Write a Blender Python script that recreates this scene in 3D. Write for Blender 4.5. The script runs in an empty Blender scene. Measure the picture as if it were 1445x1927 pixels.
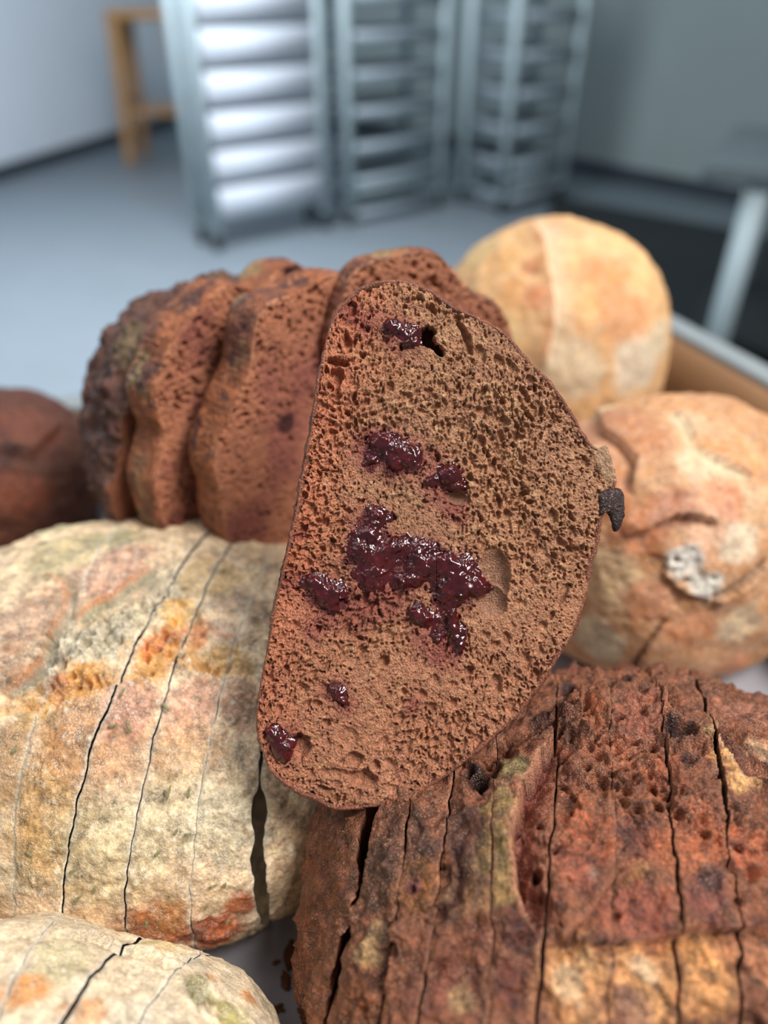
import bpy, math, random
import numpy as np
from mathutils import Vector, Matrix

# ------------------------------------------------------------------ camera, world, lights
SC = bpy.context.scene
COL = SC.collection
TH = math.radians(36.0)
FP = 1392.0
C0 = np.array([0.0, 0.0, 0.36])
FW = np.array([0.0, math.cos(TH), -math.sin(TH)])
RX = np.array([1.0, 0.0, 0.0])
UP = np.array([0.0, math.sin(TH), math.cos(TH)])
cd = bpy.data.cameras.new('camera'); cam = bpy.data.objects.new('camera', cd); COL.objects.link(cam)
cam.location = Vector(C0); cam.rotation_euler = (math.radians(90) - TH, 0, 0)
cd.sensor_fit = 'VERTICAL'; cd.sensor_height = 36.0; cd.sensor_width = 27.0
cd.lens = 36.0 * FP / 1927.0
cd.clip_start = 0.01; cd.clip_end = 60
cd.dof.use_dof = True; cd.dof.focus_distance = 0.276; cd.dof.aperture_fstop = 3.4
SC.camera = cam
SC.view_settings.view_transform = 'Standard'; SC.view_settings.look = 'None'
SC.view_settings.exposure = 0.0; SC.view_settings.gamma = 1.0
SC.view_settings.use_curve_mapping = False

w = bpy.data.worlds.new('World'); SC.world = w; w.use_nodes = True
w.node_tree.nodes['Background'].inputs[0].default_value = (0.72, 0.86, 1.0, 1)
w.node_tree.nodes['Background'].inputs[1].default_value = 0.27

def area(name, loc, target, sx, sy, power, col):
    l = bpy.data.lights.new(name, 'AREA'); l.shape = 'RECTANGLE'; l.size = sx; l.size_y = sy
    l.energy = power; l.color = col
    o = bpy.data.objects.new(name, l); COL.objects.link(o); o.location = loc
    o.rotation_euler = (Vector(target) - Vector(loc)).to_track_quat('-Z', 'Y').to_euler()
    return o
area('window_light', (0.95, -0.20, 1.75), (0.0, 0.25, 0.1), 0.75, 0.75, 54, (1.0, 0.985, 0.965))
area('window_light', (-1.7, 0.5, 1.9), (0.0, 0.3, 0.1), 1.2, 1.6, 13, (0.99, 0.99, 1.0))
area('ceiling_light', (0.2, 1.5, 2.3), (0.1, 0.6, 0.0), 0.5, 1.6, 20, (0.95, 0.98, 1.0))
area('window_light', (-0.9, 2.2, 2.0), (-2.0, 4.3, 0.0), 1.5, 1.5, 115, (0.85, 0.93, 1.0))  # lamp added to brighten the background floor and wall, not a window

# ------------------------------------------------------------------ helpers
def lin(c):
    c = np.asarray(c, float) / 255.0
    return np.where(c <= 0.04045, c / 12.92, ((c + 0.055) / 1.055) ** 2.4)

def ray(u, v):
    return FW + RX * ((u - 722.5) / FP) - UP * ((v - 963.5) / FP)

def at(u, v, d):
    return C0 + d * ray(u, v)

def project(P):
    R = np.asarray(P) - C0
    d = R @ FW
    return 722.5 + FP * (R @ RX) / d, 963.5 - FP * (R @ UP) / d, d

def hash3(ix, iy, iz, seed=0):
    h = (ix.astype(np.int64) * 73856093) ^ (iy.astype(np.int64) * 19349663) ^ (iz.astype(np.int64) * 83492791) ^ (seed * 2654435761 % 4294967296)
    h = h & 0xFFFFFFFF
    h = ((h ^ (h >> 15)) * 2246822519) & 0xFFFFFFFF
    h = ((h ^ (h >> 13)) * 3266489917) & 0xFFFFFFFF
    h = h ^ (h >> 16)
    return h.astype(np.float64) / 4294967296.0

def vnoise(P, seed=0):
    P = np.asarray(P); f = np.floor(P); t = P - f; t = t * t * t * (t * (t * 6 - 15) + 10); f = f.astype(np.int64)
    r = 0
    for dx in (0, 1):
        wx = t[..., 0] if dx else 1 - t[..., 0]
        for dy in (0, 1):
            wy = t[..., 1] if dy else 1 - t[..., 1]
            for dz in (0, 1):
                wz = t[..., 2] if dz else 1 - t[..., 2]
                r = r + wx * wy * wz * hash3(f[..., 0] + dx, f[..., 1] + dy, f[..., 2] + dz, seed)
    return r * 2 - 1

def fbm(P, scale, octv=4, seed=0, gain=0.5):
    a = 1.0; r = 0; n = 0; Q = np.asarray(P) * scale
    for i in range(octv):
        r = r + a * vnoise(Q + 17.3 * i, seed + i); n += a; a *= gain; Q = Q * 2.03
    return r / n

def voro(P, scale, seed=0):
    Q = np.asarray(P) * scale; f = np.floor(Q).astype(np.int64)
    best = np.full(Q.shape[:-1], 9.0); rid = np.zeros(Q.shape[:-1])
    for dx in (-1, 0, 1):
        for dy in (-1, 0, 1):
            for dz in (-1, 0, 1):
                g = f + np.array([dx, dy, dz])
                c = np.stack([hash3(g[..., 0], g[..., 1], g[..., 2], seed + k) for k in (1, 2, 3)], -1) + g
                d = np.sqrt(((Q - c) ** 2).sum(-1)); m = d < best
                best = np.where(m, d, best); rid = np.where(m, hash3(g[..., 0], g[..., 1], g[..., 2], seed + 7), rid)
    return best, rid

def smooth(a, b, x):
    t = np.clip((x - a) / (b - a), 0, 1); return t * t * (3 - 2 * t)

def link(name, me, parent=None):
    o = bpy.data.objects.new(name, me); COL.objects.link(o)
    if parent is not None: o.parent = parent
    return o

def mesh_np(name, V, F, mats, parent=None, cols=None, smoothf=True, midx=None):
    """V (n,3); F (m,4) or (m,3) integer array"""
    me = bpy.data.meshes.new(name); V = np.asarray(V, np.float32); F = np.asarray(F, np.int32)
    me.vertices.add(len(V)); me.vertices.foreach_set('co', V.ravel())
    k = F.shape[1]; me.loops.add(F.size); me.loops.foreach_set('vertex_index', F.ravel())
    me.polygons.add(len(F)); me.polygons.foreach_set('loop_start', np.arange(0, F.size, k, dtype=np.int32))
    me.polygons.foreach_set('loop_total', np.full(len(F), k, np.int32))
    me.update(calc_edges=True)
    if smoothf: me.polygons.foreach_set('use_smooth', np.ones(len(F), bool))
    if cols is not None:
        a = me.color_attributes.new('col', 'FLOAT_COLOR', 'POINT')
        c4 = np.ones((len(V), 4), np.float32); c4[:, :3] = np.clip(cols, 0, 1); a.data.foreach_set('color', c4.ravel())
    for m in (mats if isinstance(mats, (list, tuple)) else [mats]): me.materials.append(m)
    me.validate()
    return link(name, me, parent)

def grid_faces(nr, nc, wrap=False, off=0):
    r = np.arange(nr - 1)[:, None]; c = np.arange(nc if wrap else nc - 1)[None, :]; c2 = (c + 1) % nc
    return (np.stack([r * nc + c, r * nc + c2, (r + 1) * nc + c2, (r + 1) * nc + c], -1).reshape(-1, 4) + off)

def grid_normals(G, wrap=False):
    if wrap:
        dv = np.roll(G, -1, 1) - np.roll(G, 1, 1)
    else:
        dv = np.gradient(G, axis=1)
    du = np.gradient(G, axis=0)
    n = np.cross(du, dv); l = np.linalg.norm(n, axis=-1, keepdims=True); return n / np.maximum(l, 1e-12)

def tag(o, label=None, cat=None, group=None, kind=None):
    if label: o['label'] = label
    if cat: o['category'] = cat
    if group: o['group'] = group
    if kind: o['kind'] = kind
    return o

def thing(name, loc, label, cat, group=None):
    o = bpy.data.objects.new(name, None); COL.objects.link(o); o.location = Vector([float(x) for x in loc])
    o.empty_display_size = 0.02
    bpy.context.view_layer.update()
    return tag(o, label, cat, group)

def adopt(root, o):
    """child built in world coordinates under a root placed at its base"""
    o.parent = root; o.matrix_parent_inverse = Matrix.Translation(-root.location)
    return o

# ------------------------------------------------------------------ materials
def mat(name, base=(150, 150, 150), rough=0.6, metal=0.0, attr=False, noise=None, bump=None, spec=0.5, coat=0.0, sss=0.0, trans=0.0, speck=None, bump2=None, noise2=None):
    m = bpy.data.materials.new(name); m.use_nodes = True; nt = m.node_tree; N = nt.nodes; L = nt.links
    b = N['Principled BSDF']; b.inputs['Roughness'].default_value = rough; b.inputs['Metallic'].default_value = metal
    b.inputs['Specular IOR Level'].default_value = spec; b.inputs['Coat Weight'].default_value = coat; b.inputs['Coat Roughness'].default_value = 0.05
    if sss: 
        b.inputs['Subsurface Weight'].default_value = sss; b.inputs['Subsurface Radius'].default_value = (1.0, 0.5, 0.25); b.inputs['Subsurface Scale'].default_value = 0.002
    tc = N.new('ShaderNodeTexCoord'); src = tc.outputs['Object']
    if attr:
        a = N.new('ShaderNodeAttribute'); a.attribute_name = 'col'; colout = a.outputs['Color']
    else:
        r = N.new('ShaderNodeRGB'); r.outputs[0].default_value = (*lin(base), 1); colout = r.outputs[0]
    for noise in [q for q in (noise, noise2) if q]:                              # (scale, low, high)
        n = N.new('ShaderNodeTexNoise'); n.inputs['Scale'].default_value = noise[0]; n.inputs['Detail'].default_value = 6; n.inputs['Roughness'].default_value = 0.65
        L.new(src, n.inputs['Vector'])
        mr = N.new('ShaderNodeMapRange'); mr.inputs[1].default_value = 0.3; mr.inputs[2].default_value = 0.7; mr.inputs[3].default_value = noise[1]; mr.inputs[4].default_value = noise[2]
        L.new(n.outputs[0], mr.inputs[0])
        mx = N.new('ShaderNodeVectorMath'); mx.operation = 'SCALE'; L.new(colout, mx.inputs[0]); L.new(mr.outputs[0], mx.inputs['Scale']); colout = mx.outputs[0]
    if speck:                              # (scale, threshold, colour, strength): flour or sugar grains
        vn = N.new('ShaderNodeTexVoronoi'); vn.inputs['Scale'].default_value = speck[0]; L.new(src, vn.inputs['Vector'])
        lt = N.new('ShaderNodeMapRange'); lt.inputs[1].default_value = speck[1]; lt.inputs[2].default_value = speck[1] * 0.6; lt.inputs[3].default_value = 0; lt.inputs[4].default_value = 1
        L.new(vn.outputs['Distance'], lt.inputs[0])
        n2 = N.new('ShaderNodeTexNoise'); n2.inputs['Scale'].default_value = speck[0] * 0.08; n2.inputs['Detail'].default_value = 4; L.new(src, n2.inputs['Vector'])
        m2 = N.new('ShaderNodeMapRange'); m2.inputs[1].default_value = 0.38; m2.inputs[2].default_value = 0.56; m2.inputs[4].default_value = speck[3]; L.new(n2.outputs[0], m2.inputs[0])
        mu = N.new('ShaderNodeMath'); mu.operation = 'MULTIPLY'; L.new(lt.outputs[0], mu.inputs[0]); L.new(m2.outputs[0], mu.inputs[1])
        mx = N.new('ShaderNodeMix'); mx.data_type = 'RGBA'; L.new(mu.outputs[0], mx.inputs[0]); L.new(colout, mx.inputs[6]); mx.inputs[7].default_value = (*lin(speck[2]), 1); colout = mx.outputs[2]
    L.new(colout, b.inputs['Base Color'])
    prev = None
    for bb in (bump, bump2):               # (kind, scale, strength, distance)
        if not bb: continue
        if bb[0] == 'noise':
            n = N.new('ShaderNodeTexNoise'); n.inputs['Detail'].default_value = 5; n.inputs['Roughness'].default_value = 0.6; out = n.outputs[0]
        else:
            n = N.new('ShaderNodeTexVoronoi'); out = n.outputs['Distance']
        n.inputs['Scale'].default_value = bb[1]; L.new(src, n.inputs['Vector'])
        bp = N.new('ShaderNodeBump'); bp.inputs['Strength'].default_value = bb[2]; bp.inputs['Distance'].default_value = bb[3]; L.new(out, bp.inputs['Height'])
        if prev: L.new(prev, bp.inputs['Normal'])
        prev = bp.outputs[0]
    if prev: L.new(prev, b.inputs['Normal'])
    return m

M = {}
M['crumb_dark'] = mat('chocolate_crumb', attr=True, noise2=(420, 0.78, 1.15), rough=0.72, spec=0.35, noise=(1700, 0.45, 1.5), bump=('voronoi', 1300, 0.9, 0.0006), bump2=('noise', 2600, 0.9, 0.0004))
M['crust_dark'] = mat('chocolate_crust', attr=True, rough=0.45, spec=0.5, noise2=(280, 0.5, 1.45), noise=(1100, 0.45, 1.5), bump=('noise', 800, 1.0, 0.0011), bump2=('voronoi', 1500, 0.6, 0.0004), speck=(1200, 0.32, (205, 160, 125), 0.6))
M['crust_pale'] = mat('pale_crust', attr=True, noise2=(260, 0.8, 1.16), rough=0.55, spec=0.4, noise=(900, 0.68, 1.26), bump=('noise', 650, 0.9, 0.0009), bump2=('voronoi', 1500, 0.4, 0.0003), speck=(1500, 0.40, (250, 240, 222), 0.6))
M['crumb_pale'] = mat('pale_crumb', attr=True, rough=0.8, spec=0.3, noise=(500, 0.85, 1.1), bump=('voronoi', 500, 0.6, 0.0008), sss=0.1)
M['jam'] = mat('cherry_jam', attr=True, rough=0.06, spec=0.5, coat=0.3, noise=(500, 0.5, 1.6), bump=('noise', 600, 0.3, 0.0005))
M['herb'] = mat('dried_herb', (128, 122, 84), rough=0.8, noise=(900, 0.7, 1.3))
M['crumb_bit'] = mat('crumb_bit', (110, 70, 35), rough=0.8, noise=(900, 0.7, 1.3))
M['tray'] = mat('tray_plastic', (172, 168, 172), rough=0.45, noise=(60, 0.93, 1.05), bump=('noise', 350, 0.15, 0.0005), speck=(90, 0.12, (120, 110, 105), 0.6))
M['tray_wall'] = mat('tray_wall_tan', (196, 150, 108), rough=0.5, noise=(30, 0.92, 1.06))
M['tray_rim'] = mat('tray_rim_grey', (150, 158, 160), rough=0.4, noise=(40, 0.92, 1.06))

# ------------------------------------------------------------------ room: floor, walls, racks, stool, tables
FZ = -0.66
def box(name, lo, hi, m, parent=None, bev=0.0, frame=None):
    x0, y0, z0 = lo; x1, y1, z1 = hi
    V = np.array([(x, y, z) for z in (z0, z1) for y in (y0, y1) for x in (x0, x1)], float)
    F = [(0, 2, 3, 1), (4, 5, 7, 6), (0, 1, 5, 4), (1, 3, 7, 5), (3, 2, 6, 7), (2, 0, 4, 6)]
    if frame is not None: V = frame(V)
    o = mesh_np(name, V, np.array(F), m, None, smoothf=False)
    if bev:
        b = o.modifiers.new('bevel', 'BEVEL'); b.width = bev; b.segments = 2
    if parent is not None: adopt(parent, o)
    return o

def prismat(points, z0, z1, name, m, parent=None):
    """closed prism from a ring of (x, y)"""
    import bmesh
    bm = bmesh.new(); lo = [bm.verts.new((x, y, z0)) for x, y in points]; hi = [bm.verts.new((x, y, z1)) for x, y in points]
    n = len(points); bm.faces.new(lo[::-1]); bm.faces.new(hi)
    for i in range(n): bm.faces.new((lo[i], lo[(i + 1) % n], hi[(i + 1) % n], hi[i]))
    me = bpy.data.meshes.new(name); bm.to_mesh(me); bm.free(); me.materials.append(m)
    o = link(name, me)
    if parent is not None: adopt(parent, o)
    return o

def tube(name, pts, r, m, parent=None, n=10):
    pts = np.asarray(pts, float); V = []
    for i, p in enumerate(pts):
        t = pts[min(i + 1, len(pts) - 1)] - pts[max(i - 1, 0)]; t /= np.linalg.norm(t)
        a = np.cross(t, [0, 0, 1]) if abs(t[2]) < 0.9 else np.cross(t, [0, 1, 0]); a /= np.linalg.norm(a); b = np.cross(t, a)
        rr = r[i] if isinstance(r, (list, tuple)) else r
        for k in range(n):
            q = 2 * math.pi * k / n; V.append(p + rr * (a * math.cos(q) + b * math.sin(q)))
    F = [tuple(int(x) for x in f) for f in grid_faces(len(pts), n, True)]
    F.append(tuple(range(n))[::-1]); F.append(tuple(range((len(pts) - 1) * n, len(pts) * n)))
    me = bpy.data.meshes.new(name); me.from_pydata([tuple(v) for v in V], [], F); me.materials.append(m)
    o = link(name, me)
    if parent is not None: adopt(parent, o)
    return o

M['floor'] = mat('grey_floor', (150, 160, 168), rough=0.5, noise=(3, 0.94, 1.05))
M['wall_left'] = mat('white_wall', (214, 222, 232), rough=0.8, noise=(4, 0.98, 1.02))
M['wall_back'] = mat('grey_wall', (142, 154, 153), rough=0.8, noise=(3, 0.97, 1.03))
M['dark'] = mat('dark_plinth', (46, 54, 62), rough=0.6)
M['blackmat'] = mat('black_rubber', (24, 31, 33), rough=0.8, noise=(50, 0.8, 1.2))  # rubber casters and undershelf; also the sheet painted as floor shadow
M['steel'] = mat('brushed_steel', (150, 164, 170), rough=0.45, metal=0.2, noise=(30, 0.9, 1.08))
M['steel_light'] = mat('light_steel_post', (176, 192, 196), rough=0.5, metal=0.1)
M['rack_tray'] = mat('white_tray', (216, 222, 232), rough=0.5)
M['rack_sheet'] = mat('grey_sheet_pan', (146, 158, 166), rough=0.5, metal=0.1)
M['table_top'] = mat('dark_steel_top', (92, 102, 106), rough=0.5, noise=(30, 0.92, 1.06))
M['wood'] = mat('stool_wood', (160, 118, 74), rough=0.55, noise=(25, 0.85, 1.1))

floor = box('floor', (-6, -3, FZ - 0.05), (6, 7, FZ), M['floor']); tag(floor, kind='structure')
# left wall: floor line seen from (0,330) to (250,250)
def floor_pt(u, v):
    r = ray(u, v); d = (FZ - C0[2]) / r[2]; return C0 + d * r
A = floor_pt(0, 335); B = floor_pt(250, 256)
dirw = (B - A)[:2]; dirw /= np.linalg.norm(dirw); nrm = np.array([dirw[1], -dirw[0]])   # pointing into the room
Cn = A[:2] + dirw * 3.4
def strip(p, q, n, th):
    return [tuple(p), tuple(q), tuple(q - n * th), tuple(p - n * th)]
P1 = A[:2] - dirw * 3.0
wl = prismat(strip(P1, Cn, nrm, 0.1)[::-1], FZ, 2.2, 'wall_left', M['wall_left']); tag(wl, kind='structure')
bl = prismat(strip(P1 + nrm * 0.02, Cn + nrm * 0.02, nrm, 0.02)[::-1], FZ, FZ + 0.07, 'baseboard_left', M['dark']); tag(bl, kind='structure')
# back wall from the corner to the right
D2 = np.array([3.6, 2.4]); E2 = Cn + 0 * dirw
v2 = D2 - E2; v2 /= np.linalg.norm(v2); n2 = np.array([v2[1], -v2[0]])
wb = prismat(strip(E2 - v2 * 0.3, D2 + v2 * 1.5, n2, 0.1)[::-1], FZ, 2.2, 'wall_back', M['wall_back']); tag(wb, kind='structure')
bb = prismat(strip(E2 + n2 * 0.02, D2 + v2 * 1.5 + n2 * 0.02, n2, 0.02)[::-1], FZ, FZ + 0.08, 'baseboard_back', M['dark']); tag(bb, kind='structure')

# racks: a row of trolley racks turned away to the right
RK = math.radians(38)
re = np.array([math.cos(RK), math.sin(RK)]); rn = np.array([-math.sin(RK), math.cos(RK)])
def rackframe(o2, e=re, n=rn):
    def f(V):
        V = np.asarray(V, float); return np.stack([o2[0] + V[:, 0] * e[0] + V[:, 1] * n[0], o2[1] + V[:, 0] * e[1] + V[:, 1] * n[1], V[:, 2]], -1)
    return f
def make_rack(o2, wd, dp, top, levels, label, post_m, rail_m):
    root = thing('tray_rack', (o2[0], o2[1], FZ), label, 'rack')
    f = rackframe(o2)
    for x in (0, wd):
        for y in (0, dp):
            box('post', (x - 0.022, y - 0.022, FZ + 0.1), (x + 0.022, y + 0.022, top), post_m, root, frame=f)
            c = f(np.array([[x, y, 0]]))[0]
            tube('caster', [(c[0] - 0.012, c[1], FZ + 0.05), (c[0] + 0.012, c[1], FZ + 0.05)], 0.048, M['blackmat'], root, 14)
            box('caster_fork', (x - 0.02, y - 0.02, FZ + 0.06), (x + 0.02, y + 0.02, FZ + 0.12), post_m, root, frame=f)
    for z in (FZ + 0.13, top - 0.03):
        box('crossbar', (0.014, -0.01, z), (wd - 0.014, 0.01, z + 0.03), post_m, root, frame=f)
        box('crossbar', (0.014, dp - 0.01, z), (wd - 0.014, dp + 0.01, z + 0.03), post_m, root, frame=f)
    for z in levels:
        for x in (0.016, wd - 0.031):
            box('runner', (x, -0.01, z - 0.008), (x + 0.015, dp + 0.01, z), rail_m, root, frame=f)
    return root, f
def pan(f, wd, dp, z, h, m, label, cat, group, name):
    """shallow open tray with raised rim, one mesh"""
    t = 0.008; a, b = 0.034, wd - 0.034; y0, y1 = -0.02, dp
    outer = [(a, y0), (b, y0), (b, y1), (a, y1)]; inner = [(a + t, y0 + t), (b - t, y0 + t), (b - t, y1 - t), (a + t, y1 - t)]
    V = [(x, y, z) for x, y in outer] + [(x, y, z + h) for x, y in outer] + [(x, y, z + h) for x, y in inner] + [(x, y, z + t) for x, y in inner]
    F = [(3, 2, 1, 0), (12, 13, 14, 15)]
    for i in range(4):
        j = (i + 1) % 4; F += [(i, j, j + 4, i + 4), (i + 4, j + 4, j + 8, i + 8), (i + 8, j + 8, j + 12, i + 12)]
    o = mesh_np(name, f(np.array(V, float)), np.array(F), m, smoothf=False); tag(o, label, cat, group); return o
KD = 3.15; KS = KD / 2.45
o1 = at(388, 300, KD)[:2]
lv = [at(388, v, KD)[2] for v in (432, 352, 272, 192, 112, 34, -44, -122)]
r1, f1 = make_rack(o1, 0.46 * KS, 0.15, lv[-1] + 0.2, lv, 'tall steel rolling rack filled with white trays, left of the grey racks', M['steel_light'], M['wood'])
ords = ['lowest', 'second lowest', 'third from the bottom', 'fourth from the bottom', 'fifth from the bottom', 'sixth from the bottom', 'seventh from the bottom', 'topmost']
for k, z in enumerate(lv):
    pan(f1, 0.46 * KS, 0.15, z + 0.001, 0.093 * KS, M['rack_tray'], 'white plastic tray in the left rolling rack, %s of its stack' % ords[k], 'tray', 'white trays in the left rack', 'dough_tray')
o2 = at(655, 300, 3.55)[:2]
lv2 = [lv[0] - 0.12 + 0.15 * k for k in range(9)]
r2, f2 = make_rack(o2, 0.46 * KS, 0.30, lv2[-1] + 0.2, lv2, 'grey steel rack of thin sheet pans, in the middle of the three racks', M['steel_light'], M['steel'])
for k, z in enumerate(lv2):
    pan(f2, 0.46 * KS, 0.30, z + 0.001, 0.045, M['rack_sheet'], 'thin grey sheet pan in the middle rolling rack, %s of its stack' % (ords + ['highest'])[k], 'tray', 'sheet pans in the middle rack', 'sheet_pan')
o3 = at(950, 300, 3.75)[:2]
lv3 = [lv[0] - 0.1 + 0.16 * k for k in range(8)]
r3, f3 = make_rack(o3, 0.36 * KS, 0.30, lv3[-1] + 0.2, lv3, 'grey steel rack of sheet pans farthest to the right', M['steel_light'], M['steel'])
for k, z in enumerate(lv3):
    pan(f3, 0.36 * KS, 0.30, z + 0.001, 0.045, M['rack_sheet'], 'thin grey sheet pan in the right rolling rack, %s of its stack' % ords[k], 'tray', 'sheet pans in the right rack', 'sheet_pan')

# wooden stool behind the left rack
s0 = floor_pt(318, 318); st = thing('bar_stool', s0, 'tall wooden stool standing on the grey floor left of the racks', 'stool')
SH = 0.80; sw = 0.16
sc = floor_pt(318, 300); sc[2] = FZ
box('seat', (sc[0] - 0.21, sc[1] - 0.18, FZ + SH), (sc[0] + 0.21, sc[1] + 0.18, FZ + SH + 0.05), M['wood'], st, bev=0.012)
for sx in (-1, 1):
    for sy in (-1, 1):
        tube('leg', [(sc[0] + sx * 0.21, sc[1] + sy * 0.18, FZ), (sc[0] + sx * 0.17, sc[1] + sy * 0.14, FZ + SH)], [0.034, 0.045], M['wood'], st, 12)
for zz in (0.3,):
    for sy in (-1, 1): tube('rung', [(sc[0] - 0.2, sc[1] + sy * 0.16, FZ + zz), (sc[0] + 0.2, sc[1] + sy * 0.16, FZ + zz)], 0.016, M['wood'], st)
    for sx in (-1, 1): tube('rung', [(sc[0] + sx * 0.195, sc[1] - 0.16, FZ + zz + 0.06), (sc[0] + sx * 0.195, sc[1] + 0.16, FZ + zz + 0.06)], 0.016, M['wood'], st)

# work table on the right; black sheet added as the floor shadow under it
tp = at(1325, 305, 1.75); tz = tp[2]
e3 = np.array([math.cos(math.radians(-28)), math.sin(math.radians(-28))]); n3 = np.array([-e3[1], e3[0]])
ft = rackframe(tp[:2], e3, n3)
wt = thing('work_table', (tp[0], tp[1], FZ), 'grey steel work table at the right edge, over the black mat', 'table')
box('tabletop', (0, 0, tz - 0.04), (1.2, 0.6, tz), M['table_top'], wt, bev=0.004, frame=ft)
for x in (0.13, 1.15):
    for y in (0.04, 0.56):
        box('leg', (x - 0.028, y - 0.02, FZ), (x + 0.028, y + 0.02, tz - 0.04), M['steel_light'], wt, frame=ft)
box('undershelf', (0.05, 0.05, FZ + 0.2), (1.15, 0.58, FZ + 0.23), M['blackmat'], wt, frame=ft)
q = [floor_pt(1040, 372)[:2], floor_pt(1445, 480)[:2] + 1.2 * e3, floor_pt(1445, 900)[:2] + 1.2 * e3, floor_pt(900, 900)[:2]]
fm = prismat([tuple(x) for x in q][::-1], FZ, FZ + 0.012, 'floor_mat', M['blackmat']); tag(fm, 'black rubber mat on the floor below the work table', 'mat')

# table that carries the bread tray
ct = thing('low_table', (0.0, 0.3, FZ), 'low table carrying the bread tray', 'table')
TC = np.array([0.275, 0.745]); e1 = np.array([0.358, -0.934]); e2 = np.array([-0.934, -0.358])   # tray corner and its two sides
fr = rackframe(TC, e2, e1)                       # x to the left along the far side, y towards the camera
TW, TL = 0.665, 0.88
box('tabletop', (0.03, 0.03, -0.045), (TW - 0.03, TL - 0.03, -0.012), M['steel'], ct, frame=lambda V: fr(V))
for x in (0.08, TW - 0.08):
    for y in (0.08, TL - 0.08):
        box('leg', (x - 0.02, y - 0.02, FZ), (x + 0.02, y + 0.02, -0.045), M['steel_light'], ct, frame=fr)
tray = thing('bread_tray', (0.05, 0.35, -0.012), 'shallow grey tray with tan inner walls under the loaves', 'tray')
box('tray_floor', (0, 0, -0.012), (TW, TL, 0), M['tray'], tray, frame=fr)
for lo, hi in (((-0.006, 0, 0), (0.008, TL, 0.07)), ((TW - 0.008, 0, 0), (TW + 0.006, TL, 0.07)), ((0.008, -0.006, 0), (TW - 0.008, 0.008, 0.07)), ((0.008, TL - 0.008, 0), (TW - 0.008, TL + 0.006, 0.07))):
    box('side_wall', lo, hi, M['tray_wall'], tray, frame=fr)
for lo, hi in (((-0.016, -0.014, 0.07), (0.009, TL + 0.014, 0.078)), ((TW - 0.009, -0.014, 0.07), (TW + 0.014, TL + 0.014, 0.078)), ((0.009, -0.014, 0.07), (TW - 0.009, 0.009, 0.078)), ((0.009, TL - 0.009, 0.07), (TW - 0.009, TL + 0.014, 0.078))):
    box('rim', lo, hi, M['tray_rim'], tray, bev=0.002, frame=fr)

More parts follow.
